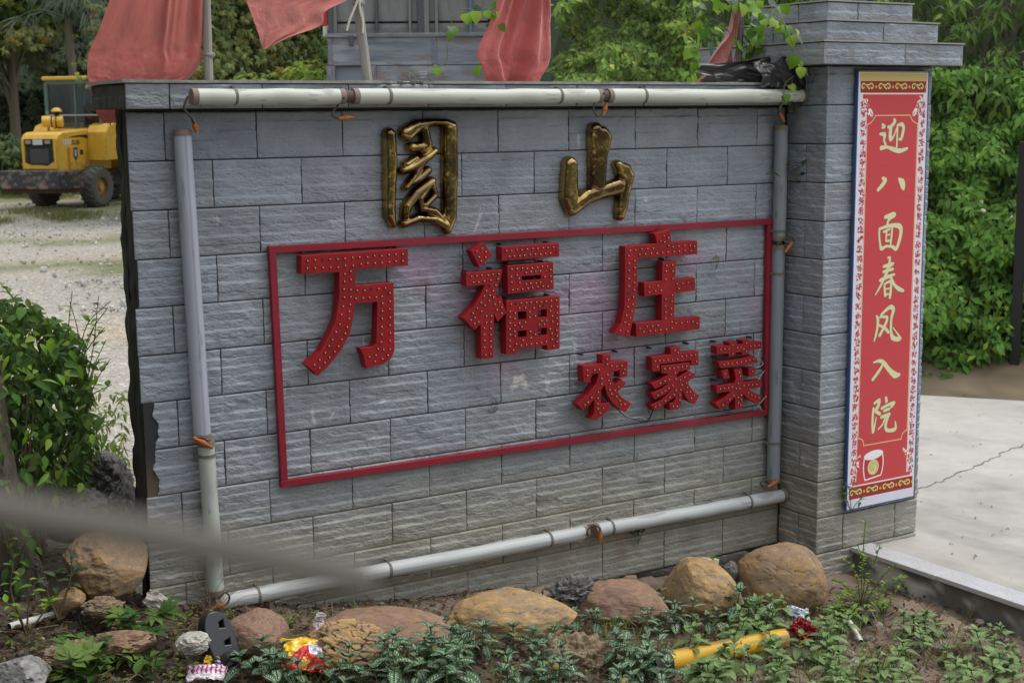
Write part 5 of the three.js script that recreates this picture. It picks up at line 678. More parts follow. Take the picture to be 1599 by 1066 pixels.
{ // black moulded plastic bracket standing in the corner
  const q = onBed(352, 1040), t = thing('plastic_bracket', 'black moulded plastic part with two slots leaning at the left tube corner', 'litter', q, faceEye(q) + 0.5), m = new THREE.MeshPhysicalMaterial({ color: C(0.02, 0.022, 0.027), roughness: 0.38 });
  t.scale.set(0.85, 0.78, 1); t.rotation.order = 'YXZ'; t.rotation.x = -0.25; t.rotation.z = 0.1; const s = new THREE.Shape(); s.moveTo(-0.065, 0.06); s.bezierCurveTo(-0.075, 0.14, -0.07, 0.24, -0.02, 0.275); s.bezierCurveTo(0.05, 0.29, 0.075, 0.2, 0.062, 0.1); s.lineTo(0.05, 0.0); s.lineTo(-0.05, 0.0); s.closePath();
  const hole = (x, y, w, h) => { const p = new THREE.Path(); p.moveTo(x, y); p.lineTo(x + w, y - 0.01); p.lineTo(x + w + 0.008, y + h); p.lineTo(x + 0.006, y + h * 0.8); p.closePath(); return p; }; s.holes.push(hole(0.0, 0.19, 0.035, 0.045), hole(-0.005, 0.1, 0.04, 0.035));
  const g = new THREE.ExtrudeGeometry(s, { depth: 0.05, bevelEnabled: true, bevelSize: 0.008, bevelThickness: 0.01, bevelSegments: 3, curveSegments: 16 }); g.rotateX(-0.18); part('shell', g, m, t); part('collar', new THREE.TorusGeometry(0.042, 0.012, 10, 26).rotateX(0.3).translate(-0.01, 0.035, 0.085), m, t); part('spout', new THREE.CylinderGeometry(0.045, 0.05, 0.07, 22, 1, true).rotateX(Math.PI / 2 + 0.3).translate(-0.01, 0.03, 0.05), new THREE.MeshPhysicalMaterial({ color: C(0.015, 0.016, 0.02), roughness: 0.5, side: THREE.DoubleSide }), t); part('slot_lining', box(0.09, 0.13, 0.012, 0.015, 0.165, -0.03), std([0.2, 0.2, 0.19], 0.7), t);
}
{ // crumpled black plastic on the wall top beside the pillar
  const mat = new THREE.MeshPhysicalMaterial({ color: C(0.022, 0.022, 0.026), roughness: 0.38, side: THREE.DoubleSide }), t = thing('plastic_sheet', 'crumpled black plastic sheet caught between wall top and pillar head', 'sheet', V(3.1, 2.52, 0.0));
  const g = crumple(0.62, 0.3, 61, 0.03, 60, 0.6), p = g.attributes.position; for (let i = 0; i < p.count; i++) { const x = p.getX(i); p.setXYZ(i, x, p.getY(i) * (0.45 + 0.35 * sstep(-0.3, 0.3, x)) + 0.035, p.getZ(i)); } g.computeVertexNormals(); part('sheet_fold', g, mat, t); const g2 = crumple(0.24, 0.34, 67, 0.026, 50, 0.55); g2.rotateZ(0.75); g2.scale(0.8, 0.8, 0.8); g2.translate(0.2, 0.0, 0.13); part('hanging_fold', g2, mat, t); const g3 = crumple(0.22, 0.16, 71, 0.03, 40, 0.6); g3.rotateX(-0.6); g3.translate(0.1, 0.05, 0.1); part('sheet_fold', g3, mat, t);
}
// ---------------------------------------------------------------- plants in the bed
const dark = C(0.03, 0.06, 0.02);
function tint(R, c, v = 0.3, yellow = 0.15) { const k = 1 + rr(R, -v, v), y = R() < 0.12 ? rr(R, 0, 1) : rr(R, 0, yellow); return C(c[0] * k * (1 + y * 1.3), c[1] * k * (1 + y * 0.45), c[2] * k * (1 - 0.2 * y)); }
const stripeMap = (base, silver, seed) => canvasMap(96, 160, (g, w, h) => {
  const R = rng(seed); g.fillStyle = base; g.fillRect(0, 0, w, h); g.fillStyle = silver;
  for (const s of [-1, 1]) { for (let i = 0; i < 7; i++) { const y = h * (0.1 + i * 0.125), x0 = w / 2 + s * 7, x1 = w / 2 + s * rr(R, 20, 27); g.globalAlpha = rr(R, 0.6, 0.95); g.beginPath(); g.moveTo(x0, y + 2); g.quadraticCurveTo((x0 + x1) / 2, y + 3, x1, y + 12); g.lineTo(x1, y + 22); g.quadraticCurveTo((x0 + x1) / 2, y + 14, x0, y + 13); g.fill(); } for (let i = 0; i < 7; i++) { const y = h * (0.12 + i * 0.12), x0 = w / 2 + s * rr(R, 30, 34); g.globalAlpha = rr(R, 0.3, 0.7); g.beginPath(); g.ellipse(x0, y + 16, 5, 8, s * 0.4, 0, 7); g.fill(); } }
  g.globalAlpha = 1;
});
const pileaMats = [leafMat([1, 1, 1], { map: stripeMap('#35592f', '#e2ecde', 1), roughness: 0.42 }), leafMat([1, 1, 1], { map: stripeMap('#2f5030', '#ccd9c8', 2), roughness: 0.42 }), leafMat([1, 1, 1], { map: stripeMap('#6d8a50', '#a9b88a', 3), roughness: 0.45 }), leafMat([1, 1, 1], { map: stripeMap('#5c7a48', '#95a67c', 4), roughness: 0.45 })];
const stemM = std([0.13, 0.14, 0.06], 0.8), stemBrown = std([0.12, 0.085, 0.05], 0.9);
const pileaLeaf = [0, 1, 2].map((i) => leafGeo(0.084 - i * 0.008, 0.044 - i * 0.003, { seg: 5, fold: 0.28, droop: 0.3 + 0.12 * i, shape: (t) => Math.pow(Math.sin(Math.PI * Math.pow(t, 0.85)), 0.8) }));
const deadLeaf = leafMat([0.3, 0.24, 0.08]);
function striped(seed, mats, label, group) {
  const R = rng(seed), t = new THREE.Group(); t.name = 'striped_leaf_plant'; const h = rr(R, 0.07, 0.15), pairs = 3 + Math.floor(R() * 2), lean = V(rr(R, -0.03, 0.03), 0, rr(R, -0.03, 0.03));
  part('stem', taper([V(0, -0.03, 0), V(lean.x * 0.3, h * 0.5, lean.z * 0.3), V(lean.x, h, lean.z)], 0.0032, 0.002, 8, 5), stemM, t);
  for (let k = 0; k < pairs; k++) { const f = 1 - k * 0.2, y = h * f, a0 = k * 1.57 + rr(R, -0.3, 0.3), sc = (0.62 + 0.2 * k) * rr(R, 0.85, 1.15); for (const s of [0, Math.PI]) { const m = part('leaf', pileaLeaf[Math.floor(R() * 3)], R() < 0.05 ? deadLeaf : mats[R() < 0.6 ? 0 : 1], t); m.position.set(lean.x * f, y, lean.z * f); m.rotation.set(-Math.PI / 2 + 0.75 - k * 0.32 + rr(R, -0.2, 0.2), a0 + s, 0, 'YXZ'); m.scale.setScalar(Math.min(1.25, sc)); } }
  for (let k = 0; k < 3; k++) { const m = part('leaf', pileaLeaf[2], mats[0], t); m.position.set(lean.x, h, lean.z); m.rotation.set(-0.35 + rr(R, -0.3, 0.2), k * 2.1 + R(), 0, 'YXZ'); m.scale.setScalar(0.5); }
  return info(t, label, 'plant', group);
}
{
  const R = rng(2024), A = [], Bp = [];
  for (let i = 0; i < 6; i++) { A.push(striped(300 + i, [pileaMats[0], pileaMats[1]], 'low dark green plant with silver-striped leaves along the front of the rocks', 'silver-striped plants in the bed')); Bp.push(striped(340 + i, [pileaMats[2], pileaMats[3]], 'low light green plant with faintly striped leaves on the soil at right', 'light green plants in the bed')); }
  const put = (list, px, py, s, label) => { const p = onBed(px, py), c = list[Math.floor(R() * list.length)].clone(); c.name = numbered('striped_leaf_plant'); p.y = bedH(p.x, p.z); c.position.copy(p); c.rotation.y = R() * 6.28; c.scale.setScalar(s); if (label) c.userData.label = label; scene.add(c); };
  const patch = (list, n, x0, x1, y0, y1, s0, s1, label) => { for (let i = 0; i < n; i++) put(list, rr(R, x0, x1), rr(R, y0, y1), rr(R, s0, s1), label); };
  patch(A, 7, 370, 470, 1045, 1085, 0.9, 1.2, 'dark silver-striped plant between black plastic part and snack wrapper'); patch(A, 5, 500, 560, 1055, 1090, 0.8, 1.1, 'dark silver-striped plant at bottom edge below the eroded yellow-brown rock'); patch(A, 30, 560, 760, 1025, 1095, 0.85, 1.3, 'dark silver-striped plant in the dense clump before the wide reddish rock'); patch(A, 8, 690, 860, 1010, 1035, 0.8, 1.05, 'dark silver-striped plant at the front foot of the long ochre boulder'); patch(A, 10, 770, 900, 1055, 1100, 0.8, 1.15, 'dark silver-striped plant around the crumbly clod at bottom middle');
  patch(A, 16, 930, 1060, 1040, 1110, 0.9, 1.3, 'dark silver-striped plant beside the black end of the yellow pipe'); patch(A, 8, 890, 1040, 985, 1020, 0.75, 1.0, 'dark silver-striped plant in front of the pinkish brown rock'); patch(A, 7, 1020, 1130, 965, 1000, 0.75, 1.0, 'dark silver-striped plant at the foot of the tan rounded boulder');
  patch(Bp, 20, 1060, 1220, 1030, 1110, 0.9, 1.3, 'light green plant in front of the yellow pipe, bottom edge'); patch(Bp, 10, 1130, 1230, 955, 1020, 0.9, 1.2, 'light green plant between yellow pipe and big brown boulder'); patch(Bp, 16, 1200, 1330, 985, 1070, 0.85, 1.2, 'light green plant around the dark red plastic and pipe offcut'); patch(Bp, 7, 1290, 1380, 965, 1000, 0.7, 1.0, 'light green plant behind the white pipe offcut'); patch(Bp, 14, 1250, 1420, 1060, 1110, 0.8, 1.15, 'light green plant at the bottom edge right of the yellow pipe'); patch(Bp, 9, 1410, 1480, 985, 1040, 0.85, 1.25, 'light green plant on bare soil in front of the kerb middle'); patch(Bp, 13, 1420, 1599, 1045, 1105, 0.85, 1.3, 'light green plant in the bottom right corner of the bed'); patch(Bp, 5, 1500, 1590, 1000, 1045, 0.7, 1.1, 'small light green plant near the far end of the kerb at the right edge');
  put(A, 1148, 975, 1.55, 'tall dark silver-striped plant standing before the gap between the two right boulders'); put(Bp, 1180, 985, 1.5, 'tall light green plant before the left side of the big brown boulder'); put(A, 1195, 1000, 1.35, 'dark silver-striped plant just behind the broken end of the yellow pipe'); put(Bp, 1538, 1040, 1.3, 'single tall light green plant on soil nearest the right edge');
}
// fallen leaves, twigs, grit
{
  const R = rng(515), lg = leafGeo(0.035, 0.018, { seg: 3, fold: 0.4, droop: 0.5 }), L = [], P = [], T = [];
  for (let i = 0; i < 4200; i++) { const px = rr(R, -10, 1610), py = rr(R, 925, 1090), left = px < 380; if (!left && R() < 0.3) continue; const p = onBed(px, py); if (p.z < 0.03 && p.x > -0.15) continue; const k = rr(R, 0.5, 1.3); L.push({ m: M4(p.setY(bedH(p.x, p.z) + 0.014 + 0.02 * R()), QE(-Math.PI / 2 + rr(R, -0.6, 0.6), rr(R, -0.5, 0.5), R() * 6.3), rr(R, 0.5, 1.3)), c: C(0.14 * k, 0.09 * k, 0.05 * k) }); }
  for (let i = 0; i < 3800; i++) { const p = onBed(rr(R, -10, 1610), rr(R, 915, 1090)); if (p.z < 0.03) continue; const s = rr(R, 0.002, 0.008) * (R() < 0.06 ? 2.6 : 1), k = R() < 0.15 ? rr(R, 0.3, 0.5) : rr(R, 0.1, 0.25); P.push({ m: M4(p.setY(bedH(p.x, p.z) + 0.006 + s * 0.3), QE(R() * 6, R() * 6, R() * 6), V(s, s * 0.7, s * 0.9)), c: C(k, k * 0.9, k * 0.78) }); }
  for (let i = 0; i < 800; i++) { const p = onBed(rr(R, -10, 1610), rr(R, 925, 1090)); if (p.z < 0.03) continue; T.push({ m: M4(p.setY(bedH(p.x, p.z) + 0.016), QE(rr(R, -0.15, 0.15), R() * 6.3, Math.PI / 2 + rr(R, -0.2, 0.2)), V(1, rr(R, 0.4, 1.7), 1)), c: C(rr(R, 0.1, 0.3), rr(R, 0.08, 0.2), 0.07) }); }
  for (let i = 0; i < 90; i++) { const s = rr(R, 0.014, 0.034), p = onBed(rr(R, 1060, 1600), rr(R, 950, 1080)), k = rr(R, 0.14, 0.36); P.push({ m: M4(p.setY(bedH(p.x, p.z) + s * 0.4), QE(R() * 6, R() * 6, R() * 6), V(s, s * 0.7, s * 0.85)), c: C(k, k * 0.9, k * 0.8) }); }
  const D = []; for (let i = 0; i < 46; i++) { const q = onY(rr(R, 1440, 1610), rr(R, 606, 930), -0.006), k = rr(R, 0.4, 1.1); if (q.x < 3.85) continue; D.push({ m: M4(q, QE(-Math.PI / 2 + rr(R, -0.2, 0.2), 0, R() * 6.3), rr(R, 0.25, 0.8)), c: C(0.3 * k, 0.23 * k, 0.14 * k) }); }
  info(instances('driveway_litter', lg, bulkLeaf, D, scene, 'stuff'), 'small dry leaf bits scattered on the concrete driveway', 'dry leaves');
  info(instances('fallen_leaves', lg, bulkLeaf, L, scene, 'stuff'), 'small brown dead leaves strewn over the bed', 'fallen leaves');
  info(instances('grit', new THREE.IcosahedronGeometry(1, 0), new THREE.MeshStandardMaterial({ color: 0xffffff, roughness: 1, flatShading: true }), P, scene, 'stuff'), 'small stones and crumbs of earth over the bed', 'grit');
  info(instances('twigs', new THREE.CylinderGeometry(0.0015, 0.0025, 0.09, 5), new THREE.MeshStandardMaterial({ color: 0xffffff, roughness: 0.9 }), T, scene, 'stuff'), 'thin dry twigs and stalks over the bed', 'twigs');
}
{ // thin grass and tiny seedlings that fill the gaps
  const R = rng(531), G = [], S = [], bl = leafGeo(1, 0.05, { seg: 3, fold: 0.3, droop: 0.5 }), sl = leafGeo(1, 0.6, { seg: 3, fold: 0.2, droop: 0.3 });
  for (let i = 0; i < 300; i++) { const px = rr(R, 420, 1610), p = onBed(px, rr(R, 960, 1085)); if (p.z < 0.1 || fbm(p.x * 2.5, p.z * 2.5, 4, 2) < -0.02) continue; const n = 3 + Math.floor(R() * 5); for (let k = 0; k < n; k++) { const q = p.clone().add(V(rr(R, -0.03, 0.03), 0, rr(R, -0.03, 0.03))); q.y = bedH(q.x, q.z); G.push({ m: M4(q, QE(rr(R, -0.7, 0.5), R() * 6.3, rr(R, -0.5, 0.5)), rr(R, 0.05, 0.15)), c: R() < 0.25 ? C(0.28, 0.22, 0.1) : tint(R, [0.14, 0.2, 0.055], 0.3, 0.4) }); } }
  for (let i = 0; i < 900; i++) { const p = onBed(rr(R, -10, 1610), rr(R, 955, 1085)); if (p.z < 0.1 || fbm(p.x * 3.1, p.z * 3.1, 9, 2) < 0) continue; for (let k = 0; k < 4; k++) { const q = p.clone().add(V(rr(R, -0.025, 0.025), 0, rr(R, -0.025, 0.025))); q.y = bedH(q.x, q.z) + rr(R, 0.01, 0.04); S.push({ m: M4(q, leafQ(R, V(rr(R, -0.6, 0.6), 1, rr(R, -0.4, 0.8)), R() * 6), rr(R, 0.012, 0.028)), c: tint(R, [0.12, 0.2, 0.045], 0.4, 0.5) }); } }
  info(instances('bed_grass', bl, bulkLeaf, G, scene, 'stuff'), 'thin green and dry grass blades between the bed plants', 'grass'); info(instances('seedlings', sl, bulkLeaf, S, scene, 'stuff'), 'tiny fresh seedlings covering gaps in the bed', 'seedlings');
}
// a generic leafy plant: stems fanning from the root, leaves up the stems, each leaf a part
const ovate = leafGeo(1, 0.5, { seg: 4, fold: 0.25, droop: 0.3 }), narrow = leafGeo(1, 0.26, { seg: 4, fold: 0.3, droop: 0.35 }), heart = leafGeo(1, 0.95, { seg: 5, fold: 0.18, droop: 0.3, shape: (t) => (t < 0.25 ? 0.72 + t * 1.1 : Math.pow(Math.sin(Math.PI * (0.5 + (t - 0.25) / 1.5)), 0.9)) }), palmate = (() => { const gs = []; for (const [a, l] of [[-1.25, 0.62], [-0.62, 0.88], [0, 1], [0.62, 0.88], [1.25, 0.62]]) gs.push(leafGeo(l, 0.34, { seg: 4, fold: 0.25, droop: 0.3 }).rotateZ(a)); return merged(gs); })();
const greens = { deep: [[0.07, 0.14, 0.03], [0.09, 0.175, 0.036], [0.055, 0.115, 0.032], [0.14, 0.22, 0.045]], fresh: [[0.15, 0.31, 0.025], [0.22, 0.4, 0.03], [0.11, 0.25, 0.03], [0.3, 0.45, 0.05]], blue: [[0.07, 0.12, 0.075], [0.1, 0.155, 0.1], [0.05, 0.09, 0.06], [0.08, 0.13, 0.05]] };
const greenMats = {}; for (const k in greens) greenMats[k] = greens[k].map((c) => leafMat(c, { roughness: 0.45, transmission: k === 'fresh' ? 0.4 : 0.25 }));
function weed(name, label, cat, root, stems, o) {
  const R = rng(o.seed), t = thing(name, label, cat, root, 0, o.group);
  for (const tip of stems) {
    const e = tip.clone().sub(root), mid = e.clone().multiplyScalar(0.5).add(V(rr(R, -0.03, 0.03), 0.03, rr(R, -0.03, 0.03))), c = new THREE.CatmullRomCurve3([V(0, -0.02, 0), mid, e]); part('stem', taper(c.points, o.stem || 0.004, 0.0018, 12, 5), o.stemMat || stemM, t);
    const n = o.leaves; for (let i = 0; i < n; i++) { const f = lerp(o.from ?? 0.3, 1, (i + R() * 0.6) / n), q = c.getPoint(f), m = part('leaf', o.geo, greenMats[o.green][Math.floor(R() * 4)], t); m.position.copy(q); const s = o.size * rr(R, 0.65, 1.2); m.scale.setScalar(s); m.rotation.set(-Math.PI / 2 + rr(R, 0.0, 0.9), R() * 6.28, rr(R, -0.3, 0.3), 'YXZ'); }
  }
  return t;
}
{
  const R = rng(818), Z = (x, y, z) => onZ(x, y, z);
  for (const [i, x, y, s] of [[0, 135, 1050, 0.085], [1, 190, 1040, 0.095], [2, 215, 1010, 0.085], [3, 120, 1075, 0.09], [4, 235, 1070, 0.06]]) { const r = onBed(x, y), st = []; for (let k = 0; k < 6; k++) st.push(r.clone().add(V(rr(R, -0.13, 0.13), rr(R, 0.05, 0.17), rr(R, -0.1, 0.1)))); weed('broad_leaf_weed', ['dark lobed-leaf weed left of the rubble in the bottom left corner area', 'dark lobed-leaf weed above the pink paper scrap', 'dark lobed-leaf weed between the big left boulder and the foam chunk', 'fresh lobed-leaf weed beside the grey concrete lump', 'small fresh weed near the striped packet'][i], 'weed', r, st, { seed: 70 + i, geo: i === 4 ? ovate : palmate, size: s * 1.15, leaves: 3, green: 'deep' }); }
  for (const [i, x, y, z, tips] of [[0, 40, 985, 0.3, [[20, 880], [60, 900], [8, 940], [75, 935]]], [1, 90, 960, 0.15, [[85, 890], [110, 860], [70, 905], [125, 880]]], [2, 20, 900, -0.2, [[10, 820], [40, 838], [-5, 860]]]]) { const r = Z(x, y, z); r.y = Math.max(bedH(r.x, r.z), r.y); weed('sapling', ['thin sapling with pale leaves before the left tree trunk', 'thin sapling with small leaves in front of the big left boulder', 'leafy shoot growing up the left tree trunk'][i], 'sapling', r, tips.map(([a, b]) => Z(a, b, z + rr(R, -0.08, 0.08))), { seed: 90 + i, geo: ovate, size: 0.05, leaves: 7, green: i === 1 ? 'blue' : 'fresh', stem: 0.005, stemMat: stemBrown }); }
  // feathery weed at the pillar foot
  { const r = onBed(1345, 945), tips = [[1352, 812], [1318, 870], [1400, 880], [1300, 905], [1375, 850], [1420, 900], [1340, 850], [1385, 920], [1310, 930]]; weed('feathery_weed', 'tall thin weed with tiny leaves growing at the pillar foot', 'weed', r, tips.map(([a, b]) => Z(a, b, r.z + rr(R, -0.1, 0.12))), { seed: 120, geo: ovate, size: 0.028, leaves: 26, green: 'fresh', from: 0.2, stem: 0.003 }); }
  for (const [i, x, y] of [[0, 1300, 965], [1, 1425, 930], [2, 1380, 955], [3, 1330, 975]]) { const r = onBed(x, y), st = []; for (let k = 0; k < 5; k++) st.push(r.clone().add(V(rr(R, -0.12, 0.12), rr(R, 0.04, 0.13), rr(R, -0.08, 0.08)))); weed('small_weed', ['small leafy weed between brown boulder and pillar foot', 'small weed overhanging the near end of the granite kerb', 'small weed on soil in front of the pillar', 'small weed behind the white pipe offcut'][i], 'weed', r, st, { seed: 150 + i, geo: ovate, size: 0.034, leaves: 8, green: 'fresh', from: 0.15, stem: 0.0025 }); }
  // bits growing out of the wall
  for (const [i, x, y, n, s, g, dx] of [[0, 996, 836, 3, 0.03, 'blue', 10], [1, 1118, 408, 2, 0.016, 'fresh', 5], [2, 1105, 880, 4, 0.022, 'fresh', 14]]) { const r = Z(x, y + 8, i === 2 ? 0.36 : 0.01), st = []; for (let k = 0; k < n; k++) st.push(Z(x + rr(R, -dx, dx), y + rr(R, -12, 2), i === 2 ? 0.37 : 0.03)); weed('wall_plant', ['tiny grey-green rosette in the wall below the bottom tube', 'tiny green sprout in a joint inside the red frame', 'tuft of tiny leaves on the cream wood offcut'][i], 'plant', r, st, { seed: 170 + i, geo: ovate, size: s, leaves: 6, green: g, from: 0.3, stem: 0.0016 }); }
  { const r = Z(1214, 282, 0.03); weed('leafy_sprig', 'leafy sprig hanging out of the corner behind the grey tube', 'sprig', r, [[1264, 292], [1255, 258], [1240, 262], [1220, 276], [1258, 278]].map(([a, b]) => Z(a, b, 0.14)), { seed: 181, geo: ovate, size: 0.07, leaves: 2, green: 'deep', from: 0.7, stem: 0.0022 }); }
  { const r = Z(1330, 792, 0.36); weed('leafy_sprig', 'dark sprig over the lower left corner of the couplet board', 'sprig', r, [[1318, 752], [1345, 785], [1310, 772], [1326, 760]].map(([a, b]) => Z(a, b, 0.37)), { seed: 187, geo: narrow, size: 0.062, leaves: 3, green: 'deep', from: 0.4, stem: 0.002 }); }
  // dry grass at the corner tube
  { const r = Z(322, 965, 0.1), t = thing('dry_grass', 'thin dry grass stalks at the lower left tube corner', 'grass', r); const g = []; for (let i = 0; i < 26; i++) { const e = Z(rr(R, 285, 420), rr(R, 880, 950), 0.12 + rr(R, -0.03, 0.06)).sub(r); g.push(tube([V(rr(R, -0.05, 0.05), -0.02, 0), e.clone().multiplyScalar(0.6).add(V(0, 0.03, 0)), e], 0.0012, 10, 4)); } info(part('stalk', merged(g), std([0.25, 0.2, 0.13], 0.9), t), null, null, null, 'stuff'); }
}
// vine over the pillar head and the flags
function vine(label, seed, z, clusters, runs, size) {
  const R = rng(seed), o = onZ(runs[0][0][0], runs[0][0][1], z), t = thing('climbing_vine', label, 'vine', o);
  for (const r of runs) part('stem', tube(r.map(([x, y, zz]) => onZ(x, y, zz ?? z).sub(o)), 0.0025, 24, 5), stemM, t);
  for (const [cx, cy, sx, sy, n, zz] of clusters) for (let i = 0; i < n; i++) { const m = part('leaf', heart, greenMats[R() < 0.78 ? 'fresh' : 'blue'][Math.floor(R() * 4)], t), q = onZ(cx + rr(R, -1, 1) * sx, cy + rr(R, -1, 1) * sy, (zz ?? z) + rr(R, -0.1, 0.1)).sub(o); m.position.copy(q); m.quaternion.copy(leafQ(R, V(rr(R, -0.9, 0.5), rr(R, 0.1, 1), rr(R, 0.3, 1)), rr(R, -0.6, 0.6))); m.scale.setScalar(size * rr(R, 0.55, 1.25)); }
}
vine('bright green vine with heart-shaped leaves over the twisted flag and pillar head', 61, -0.1, [[1130, -5, 45, 18, 30], [1112, 25, 30, 22, 16], [1165, 20, 26, 24, 22], [1168, 55, 18, 20, 14], [1180, 55, 16, 14, 9], [1095, 60, 20, 22, 8], [1085, 92, 12, 14, 5], [1080, 118, 14, 10, 5], [1165, 85, 10, 16, 5], [1205, 10, 22, 14, 9, 0.1], [1222, 35, 12, 14, 5, 0.2], [1233, 52, 10, 12, 5, 0.28], [1245, 88, 6, 6, 2, 0.36], [1252, 106, 6, 6, 2, 0.38], [1150, 112, 12, 14, 6]], [[[1140, 128], [1150, 70], [1140, 0], [1120, -60]], [[1150, 60], [1110, 30], [1090, 80], [1080, 120]], [[1200, -10, 0.0], [1222, 30, 0.2], [1235, 60, 0.3], [1250, 100, 0.38], [1262, 118, 0.4]], [[1150, 40], [1180, 50], [1200, 20], [1230, -20]]], 0.062);
vine('short vine with a few bright leaves hanging over the truck tailgate', 67, -0.5, [[758, 12, 16, 10, 6], [735, 22, 8, 6, 3], [712, 44, 8, 4, 3], [678, 107, 9, 4, 3], [664, 126, 6, 3, 2], [748, 108, 4, 8, 2], [775, 30, 14, 12, 4]], [[[790, 5], [755, 18], [722, 14], [704, 30], [712, 44]], [[704, 36], [698, 60], [697, 95], [680, 106]]], 0.055);
vine('few leaves of vine draped over the right end of the top tube', 71, 0.17, [[1226, 146, 5, 10, 4], [1240, 148, 9, 3, 2], [1232, 132, 4, 4, 2]], [[[1240, 118], [1226, 132], [1224, 156], [1218, 172]]], 0.045);
// unseen crown leaves, added left of the view to block sky light from there
function addedCrown(R, o) { const L = []; for (let i = 0; i < 26000; i++) { const a = R() * 6.283, r = Math.sqrt(R()), q = V(-3.6 + 1.9 * r * Math.cos(a), 1.2 + 4.6 * R(), 0.6 + 3.2 * r * Math.sin(a)); const d = q.clone().sub(EYE).applyQuaternion(camera.quaternion.clone().invert()); if (d.z < 0 && 799.5 + FPX * d.x / -d.z > -70) continue; if (q.distanceTo(EYE) < 1.2) continue; if (fbm(q.x * 0.9, q.y * 0.9, q.z * 0.9, 3) < -0.12) continue; L.push({ m: M4(q.sub(o), leafQ(R, V(rr(R, -0.7, 0.7), 0.8, rr(R, -0.7, 0.7)), rr(R, -0.8, 0.8)), rr(R, 0.1, 0.2)), c: tint(R, [0.05, 0.095, 0.03], 0.4) }); } return L; }
